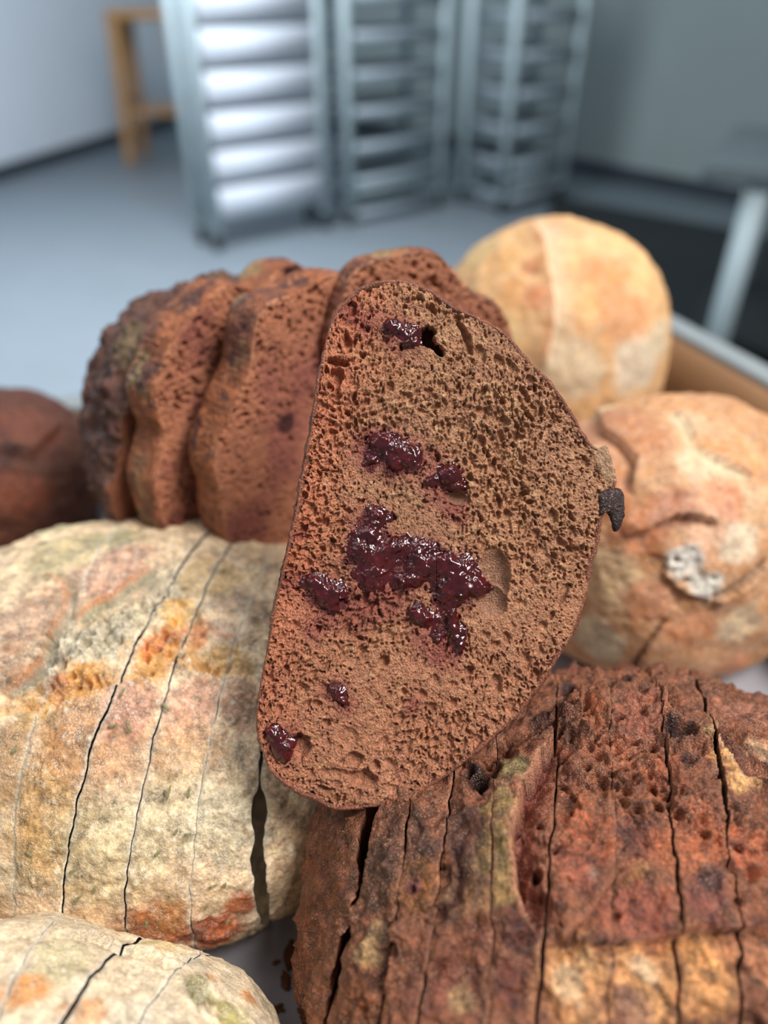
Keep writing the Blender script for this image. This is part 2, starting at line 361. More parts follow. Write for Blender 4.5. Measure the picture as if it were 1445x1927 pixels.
# ------------------------------------------------------------------ loaves
class Loaf:
    """boule lying on its base; local axes: a = slicing axis, b = across, c = up"""
    def __init__(s, cen, L, W, Ht, Hb, yaw=0, pitch=0, roll=0, n=2.3, pt=2.1, pb=3.2, lump=0.004, seed=1):
        s.cen = np.asarray(cen, float); s.L, s.W, s.Ht, s.Hb, s.n, s.pt, s.pb, s.lump, s.seed = L, W, Ht, Hb, n, pt, pb, lump, seed
        s.R = np.array(Matrix.Rotation(math.radians(yaw), 3, 'Z') @ Matrix.Rotation(math.radians(pitch), 3, 'Y') @ Matrix.Rotation(math.radians(roll), 3, 'X'))
        s.splats = []; s.scarps = []; s.torn = []; s.holes = []; s.base = (200, 170, 130); s.cuts = []; s.ridge = 0.0; s.sat = 1.0; s.gain = 1.0; s.mott = 0.9; s.blis = 0.45; s.bliscol = (240, 228, 204)
        tt = np.linspace(-0.5, 0.5, 260); S = s.L * np.sin(tt * math.pi) * 0.999; ph = np.linspace(0, 2 * math.pi, 480, endpoint=False)
        G = s.world(s.local(S[:, None] + 0 * ph[None], ph[None] + 0 * S[:, None])); s.G = G
        Nn = grid_normals(G, True); c = G - s.cen
        if (Nn * c).sum() < 0: Nn = -Nn
        v = ((C0 - G) * Nn).sum(-1) > 0
        s.hG = G[v]; s.hN = Nn[v]; s.hu, s.hv, s.hd = project(s.hG)
    def local(s, S, ph):
        u = np.clip(np.abs(S) / s.L, 0, 1); f = np.power(np.maximum(1 - u ** s.n, 1e-6), 1 / s.n)
        c, sn = np.cos(ph), np.sin(ph)
        top = sn >= 0
        p = np.where(top, s.pt, s.pb)
        k = np.power(np.abs(c) ** p + np.abs(sn) ** p, -1 / p)
        y = s.W * f * k * c
        z = np.where(top, s.Ht * f ** 0.85, s.Hb * f ** 0.5) * k * sn
        return np.stack([S, y, z], -1)
    def world(s, P): return P @ s.R.T + s.cen
    def tolocal(s, P): return (P - s.cen) @ s.R
    def hit(s, u, v):
        d = (s.hu - u) ** 2 + (s.hv - v) ** 2 + (s.hd * 60) ** 2 * 0.02
        i = int(np.argmin(d)); return s.hG[i], s.hN[i], s.hd[i]
    def splat(s, *items):
        for (u, v, r, col, k) in items:
            p, n, d = s.hit(u, v); s.splats.append((p, r * d / FP, lin(col), k))
    def tear(s, *items):
        for (u, v, r, k) in items:
            p, n, d = s.hit(u, v); s.torn.append((p, r * d / FP, k))
    def hole(s, *items):
        for (u, v, r, dp) in items:
            p, n, d = s.hit(u, v); s.holes.append((p, r * d / FP, dp))
    def scarp(s, pts, H, wl, D, wd, collip=None, coldrop=None, cw=None):
        """ledge: raised lip on the left of the direction of travel, drop on the right; widths in metres"""
        Q = [s.hit(u, v) for u, v in pts]; P = np.array([q[0] for q in Q])
        s.scarps.append((P, H, wl, D, wd, None if collip is None else lin(collip), None if coldrop is None else lin(coldrop), cw or wl))
    def cut(s, pts, wob=0.0006, gap=None):
        Q = np.array([s.tolocal(s.hit(u, v)[0]) for u, v in pts])
        A = np.concatenate([np.stack([np.ones(len(Q)), Q[:, 1], Q[:, 2]], -1), np.array([[0, 0.012, 0], [0, 0, 0.03]])])
        x = np.linalg.lstsq(A, np.concatenate([Q[:, 0], [0, 0]]), rcond=None)[0]
        s.cuts.append((x[0], float(np.clip(x[1], -.5, .5)), float(np.clip(x[2], -.4, .4)), wob, gap))
    def plane(s, a, b=0, c=0, wob=0.0004, gap=None): s.cuts.append((a, b, c, wob, gap))
    def polydist(s, P, N, line):
        best = np.full(len(P), 9.0); sg = np.zeros(len(P)); tp = np.zeros(len(P)); n = len(line) - 1
        for i in range(n):
            a, b = line[i], line[i + 1]; ab = b - a
            if ab @ ab < 1e-10: continue
            t = np.clip(((P - a) @ ab) / (ab @ ab), 0, 1); C = a + t[:, None] * ab; r = P - C
            d = np.sqrt((r ** 2).sum(-1)); sd = (np.cross(ab / np.linalg.norm(ab), N) * r).sum(-1); m = d < best
            best = np.where(m, d, best); sg = np.where(m, sd, sg); tp = np.where(m, (i + t) / n, tp)
        return best, sg, tp
    def surface(s, G, N, rough=1.0):
        """world positions, normals -> displaced positions and colours"""
        sh = G.shape[:-1]; P = G.reshape(-1, 3); Nn = N.reshape(-1, 3)
        wob = np.stack([fbm(P, 160, 3, s.seed + k) for k in (31, 47, 63)], -1) * 0.0022 + np.stack([fbm(P, 45, 2, s.seed + k) for k in (131, 147, 163)], -1) * 0.004
        W = P + wob
        bl_, bi_ = voro(P + wob * 0.3, 330, s.seed + 17); blis = (1 - smooth(0.05, 0.5, bl_)) * smooth(0.6, 0.9, bi_)
        disp = 0.0006 * blis + s.lump * fbm(P, 22, 3, s.seed) + 0.0012 * rough * fbm(P, 110, 3, s.seed + 5) + 0.0005 * rough * fbm(P, 420, 3, s.seed + 9)
        if s.ridge:
            rg = 1 - np.abs(fbm(P + wob * 1.5, 48, 4, s.seed + 301, 0.55)) * 3.2; rg = np.clip(rg, -1, 1); disp = disp + s.ridge * (rg ** 3) * 0.6 - s.ridge * smooth(0.25, 0.0, np.abs(fbm(P + wob, 34, 3, s.seed + 333))) * 0.5
        col = np.tile(lin(s.base), (len(P), 1))
        col = col * (1 + 0.22 * fbm(P, 60, 4, s.seed + 3))[:, None]
        fine = 0.45 * fbm(P, 170, 4, s.seed + 41, 0.65)
        if s.splats:
            for p, r, c, k in s.splats:
                d = np.sqrt(((W - p) ** 2).sum(-1)) / r + fine; wgt = k * (1 - smooth(0.7, 1.25, d)); col = col * (1 - wgt[:, None]) + c * wgt[:, None]
        T = np.zeros(len(P))
        for p, r, k in s.torn:
            d = np.sqrt(((W - p) ** 2).sum(-1)) / r; T = np.maximum(T, k * (1 - smooth(0.75, 1.15, d)))
        if s.torn:
            f1_, id1 = voro(P + wob * 0.5, 230, s.seed); f2_, id2 = voro(P * [1, 1, 1.0] + wob, 560, s.seed + 11)
            pit = -(1 - smooth(0.1, 0.62, f1_)) * (id1 > 0.45) * 0.0062 - (1 - smooth(0.1, 0.55, f2_)) * (id2 > 0.35) * 0.0022
            rdg = np.abs(fbm(P, 70, 3, s.seed + 77)) * 0.009 - 0.0015
            disp = disp + T * (pit + rdg - 0.001)
            col = col * (1 + T * 0.35 * fbm(P, 300, 3, s.seed + 90))[:, None]
        for p, r, dp in s.holes:
            d = np.sqrt(((P + wob * 0.45 - p) ** 2).sum(-1)) / r + 0.25 * fine; k = np.clip(1 - d * d, 0, 1); disp = disp - dp * (1 - (1 - k) ** 2.2)
        gm_ = col.mean(1, keepdims=True); col = (gm_ + (col - gm_) * s.sat) * s.gain
        mott = 0.5 * fbm(P, 240, 4, s.seed + 61, 0.7) + 0.25 * fbm(P, 900, 2, s.seed + 62); col = col * (1 + s.mott * 1.15 * mott)[:, None]
        bw = (blis * s.blis)[:, None]; col = col * (1 - bw) + lin(s.bliscol) * bw
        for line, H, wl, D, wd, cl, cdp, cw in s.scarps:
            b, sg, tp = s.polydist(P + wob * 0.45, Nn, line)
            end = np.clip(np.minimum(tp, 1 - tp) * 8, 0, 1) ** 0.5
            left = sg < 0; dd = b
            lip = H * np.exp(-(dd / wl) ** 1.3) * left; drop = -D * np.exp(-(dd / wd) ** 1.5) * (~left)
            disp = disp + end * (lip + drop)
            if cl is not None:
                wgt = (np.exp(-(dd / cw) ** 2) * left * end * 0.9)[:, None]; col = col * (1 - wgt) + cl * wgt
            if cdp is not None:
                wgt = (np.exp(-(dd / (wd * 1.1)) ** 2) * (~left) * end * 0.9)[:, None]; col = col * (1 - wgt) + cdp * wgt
        return (P + Nn * disp[:, None]).reshape(*sh, 3), np.clip(col, 0.004, 1).reshape(*sh, 3)
    def cutval(s, c, y, z):
        a, b, cc, wob, gap = c
        q = np.stack([y, z, 0 * y + a * 10], -1)
        return a + b * y + cc * z + wob * fbm(q, 130, 3, s.seed + 200) * 2.0
    def pieces(s, root, crust, crumb, ns_step, nph, name='bread_slice', gap=0.0006, rough=1.0, crumbcol=(210, 195, 165), jit=0.0008, labels=None, lo=0, hi=None, only=None, nrings=7, xf=None, sub=True):
        cuts = sorted(s.cuts, key=lambda c: c[0]); out = []
        n = len(cuts) + 1; rnd = random.Random(s.seed)
        # denser sampling over the upper half
        k = np.linspace(0, 1, nph, endpoint=False); ph = 2 * math.pi * k; ph = ph - 0.45 * np.cos(ph - math.pi) * 0 + (-0.42) * np.sin(2 * (ph)) * 0
        ph = -math.pi / 2 + 2 * math.pi * k; ph = ph - 0.55 * np.sin(ph + math.pi / 2)          # fewer rings underneath
        ph = -math.pi / 2 + 2 * math.pi * k + 0.55 * np.sin(2 * math.pi * k)
        for i in range(n):
            jz = rnd.uniform(-1, 1) * jit; ja = rnd.uniform(-1, 1) * 0.006; 
            if only is not None and i not in only: continue
            a = cuts[i - 1] if i > 0 else None; b = cuts[i] if i < n - 1 else None
            ga = (a[4] if a and a[4] is not None else gap); gb = (b[4] if b and b[4] is not None else gap)
            sa = a[0] if a else -s.L; sb = b[0] if b else s.L
            ns = max(6, int((sb - sa) / (ns_step * (1.7 if (a is None or b is None) and n > 2 else 1.0)))); t = np.linspace(0, 1, ns)
            if a is None and b is None: t = (1 + np.sin((t - 0.5) * math.pi)) / 2
            elif a is None: t = 1 - (1 - t) ** 1.0; t = np.sin(t * math.pi / 2) ** 1.0 * 0 + (1 - np.cos(t * math.pi / 2))
            elif b is None: t = np.sin(t * math.pi / 2)
            PH = ph[None] + 0 * t[:, None]; Tt = t[:, None] + 0 * PH
            S = sa + (sb - sa) * Tt
            for _ in range(4):
                lo_, hi_ = -s.L * 0.9999, s.L * 0.9999
                Lc = s.local(np.clip(S, -s.L * 0.9999, s.L * 0.9999), PH); y, z = Lc[..., 1], Lc[..., 2]
                gm = np.clip(0.65 + 1.6 * fbm(np.stack([y, z, 0 * y + sa * 9], -1), 60, 3, s.seed + 400), 0.0, 2.0); gm2 = np.clip(0.65 + 1.6 * fbm(np.stack([y, z, 0 * y + sb * 9], -1), 60, 3, s.seed + 400), 0.0, 2.0)
                A_ = s.cutval(a, y, z) + ga / 2 * gm + 0.00008 if a else -s.L * 0.9999 + 0 * y
                B_ = s.cutval(b, y, z) - gb / 2 * gm2 - 0.00008 if b else s.L * 0.9999 + 0 * y
                A_ = np.clip(A_, lo_, hi_); B_ = np.clip(B_, lo_, hi_); B_ = np.maximum(B_, A_ + 0.00002); S = A_ + (B_ - A_) * Tt
            Lc = s.local(np.clip(S, -s.L * 0.9999, s.L * 0.9999), PH)
            G = s.world(Lc); N = grid_normals(G, True)
            if (N * (G - s.cen)).sum() < 0: N = -N
            if a is None: N[0] = N[1]; 
            if b is None: N[-1] = N[-2]
            D, c = s.surface(G, N, rough)
            # soft arris at the cuts
            dS = np.minimum((S - A_) if a else 1.0 + 0 * S, (B_ - S) if b else 1.0 + 0 * S)
            dS = np.maximum(dS, 0)
            D = D - N * (0.00045 * np.exp(-(dS / 0.0005)))[..., None]
            rim = np.exp(-(dS / 0.0009))[..., None]; cc = lin(crumbcol); c = c * (1 - 0.55 * rim) + cc * 0.55 * rim
            mid = s.world(np.array([[(sa + sb) / 2, 0, 0]]))[0]
            Rj = np.array(Matrix.Rotation(ja, 3, 'X')); up = s.R[:, 2]
            move = lambda V: (V - mid) @ Rj.T + mid + up * jz
            if xf is not None:
                mv0 = move; move = lambda V, i=i, mv0=mv0, mid=mid: xf(i, mv0(V), mid)
            V = move(D.reshape(-1, 3)); F = grid_faces(ns, nph, True)
            o = mesh_np(name, V, F, crust, None, c.reshape(-1, 3))
            if root is not None: adopt(root, o)
            out.append((i, o, move, D))
            # crumb faces
            caps = []
            for (has, ring, sgn, cutc) in ((a, D[0], -1, a), (b, D[-1], 1, b)):
                if not has: continue
                cen = ring.mean(0); rr = np.linspace(1, 0.03, nrings)[:, None, None]
                g = cen + (ring - cen)[None] * rr
                nrm_ = s.R[:, 0] * sgn
                h = 0.0006 * fbm(g, 300, 2, 5) * (rr < 0.98)
                g = g + nrm_ * (h[..., None] - 0.0)
                caps.append(g)
            if caps and crumb is not None:
                Vs = []; Fs = []; off = 0
                for g in caps:
                    Vs.append(g.reshape(-1, 3)); Fs.append(grid_faces(nrings, nph, True, off)); off += g.shape[0] * g.shape[1]
                Vs = np.concatenate(Vs); colr = lin(crumbcol) * (1 + 0.15 * fbm(Vs, 250, 3, 8))[:, None]
                cr = mesh_np('crumb', move(Vs), np.concatenate(Fs), crumb, None, colr)
                cr.parent = o; cr.matrix_parent_inverse = o.matrix_world.inverted() if root is None else Matrix.Identity(4)
        return out

#@@LOAVES
# ---- pale herb loaf, front left (sliced, standing in the tray)
H1 = Loaf((-0.126, 0.259, 0.040), 0.132, 0.120, 0.090, 0.040, yaw=-6, roll=0, lump=0.004, seed=11)
H1.base = (236, 202, 160); H1.mott = 1.5; H1.blis = 0.6; H1.gain = 0.9; H1.sat = 1.0; H1.ridge = 0.0014
for c in ([(128, 1145), (85, 1385), (46, 1482), (19, 1610), (22, 1740)], [(205, 1288), (201, 1366), (174, 1443), (143, 1550), (116, 1644), (114, 1740)],
          [(322, 1242), (310, 1327), (279, 1482), (260, 1550), (242, 1595), (223, 1740)], [(446, 1191), (426, 1276), (391, 1455), (376, 1550), (361, 1610), (356, 1740)]):
    H1.cut(c, gap=0.0003)
H1.cut([(505, 1300), (488, 1424), (484, 1550), (488, 1630)], gap=0.0045)
H1.plane(0.0965, -0.10, 0.0, gap=0.003)
H1.splat((60, 1420, 90, (178, 132, 84), .8), (100, 1540, 80, (196, 150, 92), .8), (160, 1390, 80, (186, 132, 84), .85), (250, 1400, 70, (200, 148, 104), .7), (240, 1330, 60, (196, 140, 112), .85), (370, 1330, 60, (206, 150, 118), .9),
         (360, 1420, 60, (212, 160, 108), .7), (450, 1340, 50, (186, 140, 110), .85), (330, 1530, 90, (216, 196, 156), .6), (200, 1620, 110, (200, 182, 138), .6), (430, 1550, 80, (222, 206, 170), .7), (60, 1600, 60, (206, 160, 96), .6),
         (290, 1760, 60, (186, 112, 62), .9), (400, 1760, 60, (184, 92, 50), .95), (460, 1700, 40, (190, 100, 52), .9), (330, 1735, 40, (200, 140, 84), .8), (30, 1640, 50, (180, 160, 120), .6),
         (60, 1170, 70, (196, 152, 122), .8), (30, 1250, 60, (176, 130, 96), .8), (210, 1080, 80, (206, 158, 130), .9), (120, 1040, 80, (200, 180, 132), .8), (215, 1010, 50, (172, 160, 118), .9), (90, 990, 70, (196, 182, 136), .8),
         (120, 1225, 60, (186, 170, 140), .9), (200, 1200, 60, (194, 180, 152), .9), (250, 1160, 50, (190, 174, 140), .8), (320, 1100, 50, (172, 158, 130), .8), (400, 1090, 60, (200, 164, 110), .8),
         (300, 1230, 60, (216, 150, 74), .9), (350, 1190, 45, (214, 120, 50), .75), (340, 1150, 40, (222, 170, 90), .8), (290, 1210, 30, (224, 122, 44), .7), (160, 1285, 45, (214, 146, 66), .9), (60, 1320, 45, (196, 150, 84), .8), (100, 1300, 30, (206, 110, 50), .7),
         (420, 1190, 30, (200, 168, 142), .9), (440, 1130, 40, (190, 158, 128), .8), (410, 1245, 36, (200, 154, 84), .8), (460, 1250, 24, (190, 150, 90), .8), (480, 1150, 30, (150, 120, 90), .8))
H1.tear((120, 1225, 55, .9), (190, 1190, 60, .9), (250, 1155, 45, .8), (300, 1225, 55, .9), (350, 1180, 50, .8), (170, 1280, 40, .9), (70, 1315, 40, .8), (410, 1245, 34, .7), (330, 1120, 40, .6), (10, 1325, 30, .6))
H1.scarp([(-30, 1350), (40, 1340), (108, 1323), (160, 1312), (217, 1292), (287, 1265), (318, 1257), (349, 1211), (368, 1261), (422, 1276), (480, 1288)][::-1], 0.0018, 0.004, 0.0022, 0.005, coldrop=(205, 150, 80))
H1.scarp([(140, 1165), (186, 1137), (217, 1121), (255, 1095), (290, 1072)], 0.0028, 0.005, 0.003, 0.005, collip=(206, 122, 66), coldrop=(150, 148, 118), cw=0.0018)
H1.scarp([(0, 1310), (58, 1275), (89, 1230), (110, 1180), (128, 1140), (122, 1100), (90, 1075)], 0.003, 0.005, 0.0045, 0.004, collip=(190, 116, 60), coldrop=(140, 134, 112), cw=0.002)
H1.scarp([(385, 1180), (420, 1195), (448, 1200)][::-1], 0.0015, 0.004, 0.0015, 0.003, collip=(196, 110, 56), cw=0.0016)
hr = thing('herb_loaf', (-0.13, 0.262, 0), 'large pale sliced herb loaf with torn orange crust, under the fanned slices', 'bread')
h1p = H1.pieces(hr, M['crust_pale'], M['crumb_pale'], 0.00065, 620, rough=1.0, crumbcol=(222, 212, 190), jit=0.0012, xf=lambda i, V, mid: V + (np.array([0.012, 0.002, 0.0]) if i == len(H1.cuts) else 0.0))

# ---- second pale herb loaf at the bottom left corner
H2 = Loaf((-0.112, 0.062, 0.036), 0.088, 0.080, 0.080, 0.036, yaw=-10, lump=0.005, seed=23)
H2.base = (226, 200, 164); H2.mott = 1.1; H2.blis = 0.6
H2.cut([(60, 1770), (20, 1870), (5, 1925)], gap=0.0004); H2.cut([(215, 1790), (150, 1860), (125, 1925)], gap=0.0004); H2.cut([(330, 1830), (280, 1880), (265, 1925)], gap=0.0004)
H2.splat((40, 1880, 50, (214, 140, 70), .9), (150, 1900, 40, (214, 140, 74), .7), (300, 1765, 50, (220, 190, 130), .6), (380, 1850, 36, (130, 122, 76), .85), (440, 1900, 40, (170, 156, 90), .9), (470, 1880, 20, (206, 130, 60), .8), (360, 1800, 24, (206, 190, 160), .7), (250, 1900, 50, (224, 206, 176), .7), (120, 1800, 60, (210, 196, 150), .7), (400, 1830, 16, (200, 130, 60), .8))
H2.tear((400, 1880, 45, .9), (320, 1800, 30, .6))
H2.scarp([(100, 1760), (180, 1752), (240, 1770), (305, 1785)], 0.002, 0.004, 0.002, 0.004)
h2r = thing('herb_loaf', (-0.118, 0.06, 0), 'pale herb loaf in the bottom left corner, in front of the larger one', 'bread')
H2.pieces(h2r, M['crust_pale'], M['crumb_pale'], 0.0007, 420, crumbcol=(222, 214, 196), jit=0.0025)

# ---- chocolate loaf, front right (sliced)
B1 = Loaf((0.092, 0.148, 0.044), 0.124, 0.108, 0.088, 0.044, yaw=3, lump=0.005, seed=37)
B1.base = (124, 72, 46); B1.sat = 1.0; B1.ridge = 0.0034; B1.gain = 1.0; B1.mott = 1.6; B1.blis = 0.35; B1.bliscol = (176, 124, 92)
for c, g in (([(676, 1653), (645, 1780), (612, 1925)], 0.0048), ([(775, 1540), (752, 1700), (722, 1868)], 0.0007), ([(860, 1470), (822, 1640), (805, 1750), (799, 1925)], 0.0005), ([(937, 1445), (928, 1690), (927, 1812), (912, 1925)], 0.0005),
             ([(1050, 1400), (1044, 1518), (1019, 1751), (1016, 1925)], 0.0007), ([(1151, 1310), (1151, 1494), (1145, 1690), (1157, 1925)], 0.0004),
             ([(1249, 1322), (1255, 1543), (1270, 1751), (1283, 1925)], 0.0009), ([(1325, 1300), (1350, 1600), (1385, 1720), (1410, 1925)], 0.0011)):
    B1.cut(c, gap=g)
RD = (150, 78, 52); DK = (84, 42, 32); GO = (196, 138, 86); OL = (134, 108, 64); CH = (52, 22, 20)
B1.splat((640, 1720, 60, (100, 54, 28), .8), (700, 1640, 60, (78, 46, 26), .8), (760, 1600, 70, (68, 42, 30), .8), (690, 1780, 28, (156, 124, 80), .85), (700, 1740, 20, (150, 118, 76), .7), (700, 1870, 60, (120, 62, 24), .8), (790, 1680, 50, (124, 74, 28), .7),
         (880, 1560, 60, (76, 46, 36), .8), (900, 1640, 40, (92, 68, 46), .7), (880, 1700, 40, (132, 92, 56), .7), (850, 1840, 50, (116, 60, 42), .8), (790, 1860, 40, (108, 56, 40), .8), (870, 1870, 26, (168, 132, 88), .7), (900, 1760, 30, (110, 60, 44), .7),
         (950, 1530, 45, OL, .95), (965, 1460, 40, (128, 110, 70), .95), (940, 1620, 40, OL, .95), (950, 1690, 30, (140, 108, 60), .9), (990, 1760, 40, (92, 46, 36), .9), (985, 1640, 24, (112, 52, 38), .8), (970, 1850, 50, (108, 54, 40), .8), (960, 1800, 10, (226, 212, 190), .7),
         (1090, 1620, 60, (146, 78, 54), .9), (1100, 1560, 50, (164, 84, 48), .8), (1110, 1640, 16, (178, 136, 112), .7), (1200, 1720, 60, (146, 76, 54), .9), (1330, 1700, 55, (122, 66, 54), .9), (1340, 1650, 30, (76, 46, 46), .8), (1190, 1560, 45, (96, 48, 36), .8), (1200, 1630, 20, (160, 110, 66), .8),
         (1090, 1850, 80, GO, .95), (1200, 1850, 70, (198, 140, 88), .95), (1320, 1850, 70, (206, 142, 84), .95), (1420, 1820, 50, (176, 112, 76), .9), (1180, 1880, 22, (150, 104, 84), .7), (1110, 1800, 24, (206, 160, 108), .7), (1050, 1900, 30, (176, 116, 72), .7),
         (1330, 1560, 60, (160, 84, 48), .8), (1270, 1600, 50, (160, 86, 50), .8), (1420, 1600, 50, (170, 90, 56), .8), (1150, 1400, 60, (150, 84, 54), .8), (1220, 1350, 60, (150, 86, 62), .8), (1120, 1330, 36, (150, 84, 50), .7), (1250, 1450, 50, (154, 80, 48), .7),
         (1370, 1440, 26, (200, 144, 84), .95), (1400, 1480, 30, (206, 150, 92), .95), (1345, 1390, 22, (150, 118, 78), .9), (1400, 1340, 50, (144, 92, 70), .8), (1300, 1290, 40, (120, 72, 52), .7), (1100, 1260, 40, (116, 62, 44), .8), (1180, 1250, 30, (110, 54, 44), .8),
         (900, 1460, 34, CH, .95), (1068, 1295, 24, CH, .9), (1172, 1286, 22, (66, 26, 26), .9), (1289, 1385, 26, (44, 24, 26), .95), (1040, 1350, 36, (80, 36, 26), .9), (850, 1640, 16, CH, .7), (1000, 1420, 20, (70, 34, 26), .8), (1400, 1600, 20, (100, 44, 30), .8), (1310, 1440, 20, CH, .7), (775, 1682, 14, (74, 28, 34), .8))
B1.plane(0.104, 0.05, 0, gap=0.0008)
B1.splat((1070, 1860, 34, (206, 172, 132), .7), (1220, 1830, 26, (204, 176, 140), .7), (1190, 1910, 30, (150, 104, 84), .6), (1300, 1900, 30, (216, 168, 114), .6), (1360, 1800, 24, (186, 124, 80), .7), (1120, 1900, 26, (170, 116, 78), .6), (1160, 1820, 20, (176, 128, 92), .6), (1430, 1400, 30, (190, 150, 112), .6))
B1.hole((1178, 1440, 13, .006), (1232, 1475, 9, .004), (1105, 1440, 10, .004), (1125, 1452, 9, .003), (1090, 1360, 12, .005), (1102, 1396, 8, .003), (1285, 1388, 26, .009), (1262, 1375, 14, .006), (1238, 1515, 13, .005), (1388, 1545, 10, .004), (1395, 1598, 12, .006), (1010, 1655, 11, .006), (1012, 1560, 9, .005), (1170, 1718, 9, .0025), (1117, 1553, 5, .002), (900, 1470, 24, .007), (870, 1450, 18, .005), (930, 1440, 16, .006), (1060, 1298, 20, .008), (1045, 1325, 14, .007), (1035, 1362, 14, .006), (745, 1790, 12, .006), (1050, 1750, 8, .003), (1393, 1712, 9, .004), (1172, 1284, 16, .005), (1330, 1400, 10, .004), (1345, 1470, 9, .003), (1080, 1520, 8, .003), (1205, 1465, 7, .003), (830, 1640, 8, .003), (1420, 1650, 10, .003), (775, 1682, 8, .003), (1060, 1420, 10, .004))
B1.tear((1080, 1330, 60, 1.0), (1150, 1380, 70, 1.0), (1230, 1340, 60, .8), (1180, 1470, 60, 1.0), (1090, 1460, 45, .9), (1290, 1400, 60, 1.0), (1250, 1500, 60, .9), (1330, 1540, 60, .8), (1420, 1560, 60, .8), (1400, 1650, 50, .5), (900, 1460, 50, .9), (1040, 1380, 40, .9), (1100, 1260, 60, .7), (1200, 1250, 50, .7), (1290, 1620, 45, .4), (1030, 1600, 22, .7), (1030, 1700, 20, .7))
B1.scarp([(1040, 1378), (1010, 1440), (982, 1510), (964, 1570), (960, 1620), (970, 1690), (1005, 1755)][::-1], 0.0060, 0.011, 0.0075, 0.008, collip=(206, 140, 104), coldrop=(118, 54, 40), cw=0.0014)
B1.scarp([(1060, 1772), (1148, 1766), (1270, 1766), (1393, 1760), (1480, 1727)], 0.0028, 0.006, 0.0030, 0.003, collip=(112, 60, 44), cw=0.0016)
B1.scarp([(1019, 1794), (1060, 1770), (1093, 1735), (1130, 1690), (1160, 1659), (1210, 1629)], 0.0022, 0.005, 0.0032, 0.006, collip=(176, 104, 68), cw=0.0014)
B1.scarp([(1068, 1560), (1085, 1510), (1111, 1482), (1150, 1500), (1180, 1530), (1215, 1590)][::-1], 0.0040, 0.006, 0.0030, 0.004, collip=(160, 90, 50), cw=0.0014)
B1.scarp([(1100, 1300), (1098, 1350), (1110, 1400)][::-1], 0.004, 0.006, 0.004, 0.004)
B1.scarp([(1110, 1292), (1160, 1300), (1240, 1300), (1262, 1345)][::-1], 0.004, 0.006, 0.005, 0.004)
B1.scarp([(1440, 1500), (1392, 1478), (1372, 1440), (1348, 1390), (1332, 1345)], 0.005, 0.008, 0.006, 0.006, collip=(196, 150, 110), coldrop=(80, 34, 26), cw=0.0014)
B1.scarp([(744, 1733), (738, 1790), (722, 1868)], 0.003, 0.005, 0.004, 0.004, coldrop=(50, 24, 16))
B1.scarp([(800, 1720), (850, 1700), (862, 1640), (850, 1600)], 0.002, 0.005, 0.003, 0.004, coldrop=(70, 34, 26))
B1.scarp([(800, 1840), (850, 1800), (880, 1760), (905, 1720)], 0.002, 0.006, 0.002, 0.004)
b1r = thing('chocolate_loaf', (0.092, 0.142, 0), 'dark sliced chocolate sourdough loaf with a torn top at the bottom right', 'bread')
b1p = B1.pieces(b1r, M['crust_dark'], M['crumb_dark'], 0.00055, 680, rough=1.9, crumbcol=(160, 104, 76), jit=0.0020)

# ---- round loaves behind on the right
R1 = Loaf((0.178, 0.378, 0.060), 0.092, 0.090, 0.096, 0.060, yaw=25, lump=0.006, seed=51)
R1.base = (204, 146, 98); R1.blis = 0.2; R1.mott = 0.7
R1.splat((1120, 800, 80, (180, 116, 80), .8), (1200, 830, 60, (190, 124, 80), .8), (1300, 790, 40, (204, 170, 130), .8), (1380, 860, 60, (222, 150, 96), .9), (1420, 950, 50, (226, 176, 130), .7), (1310, 880, 40, (224, 196, 156), .8), (1340, 990, 60, (220, 170, 136), .7), (1150, 930, 50, (196, 122, 76), .8),
         (1200, 1000, 60, (206, 126, 80), .8), (1270, 960, 40, (170, 104, 72), .8), (1150, 1100, 70, (224, 186, 140), .9), (1220, 1140, 50, (212, 140, 96), .9), (1300, 1190, 50, (206, 132, 84), .9), (1400, 1180, 50, (222, 190, 150), .9), (1380, 1260, 40, (206, 130, 86), .9), (1120, 1200, 50, (226, 206, 170), .9),
         (1290, 1060, 36, (230, 220, 206), 1.0), (1330, 1100, 30, (226, 216, 200), 1.0), (1390, 1020, 40, (232, 206, 172), .9), (1130, 770, 24, (204, 180, 140), .8), (1100, 860, 30, (210, 190, 150), .7), (1360, 940, 40, (206, 120, 80), .6))
R1.tear((1295, 1070, 34, .7), (1330, 1100, 26, .7))
R1.scarp([(1262, 1050), (1250, 1085), (1290, 1120), (1350, 1130)], 0.001, 0.004, 0.003, 0.01)
R1.scarp([(1445, 1060), (1415, 1095), (1370, 1115), (1340, 1130)], 0.002, 0.005, 0.006, 0.003, coldrop=(110, 84, 60))
R1.scarp([(1262, 1170), (1225, 1205), (1180, 1265)], 0.001, 0.003, 0.003, 0.0022, coldrop=(140, 84, 46))
R1.scarp([(1270, 770), (1310, 840), (1360, 880), (1410, 900)], 0.003, 0.006, 0.003, 0.006, coldrop=(226, 204, 164))
R1.scarp([(1110, 760), (1140, 810), (1200, 870), (1190, 930)], 0.003, 0.01, 0.004, 0.008)
R1.scarp([(1180, 1010), (1240, 985), (1290, 970), (1350, 985)], 0.004, 0.01, 0.003, 0.01)
r1r = thing('round_loaf', (0.178, 0.378, 0), 'round orange brown loaf with a white torn spot, right of the cut slice', 'bread')
R1.pieces(r1r, M['crust_pale'], None, 0.0009, 420, name='crust', jit=0)

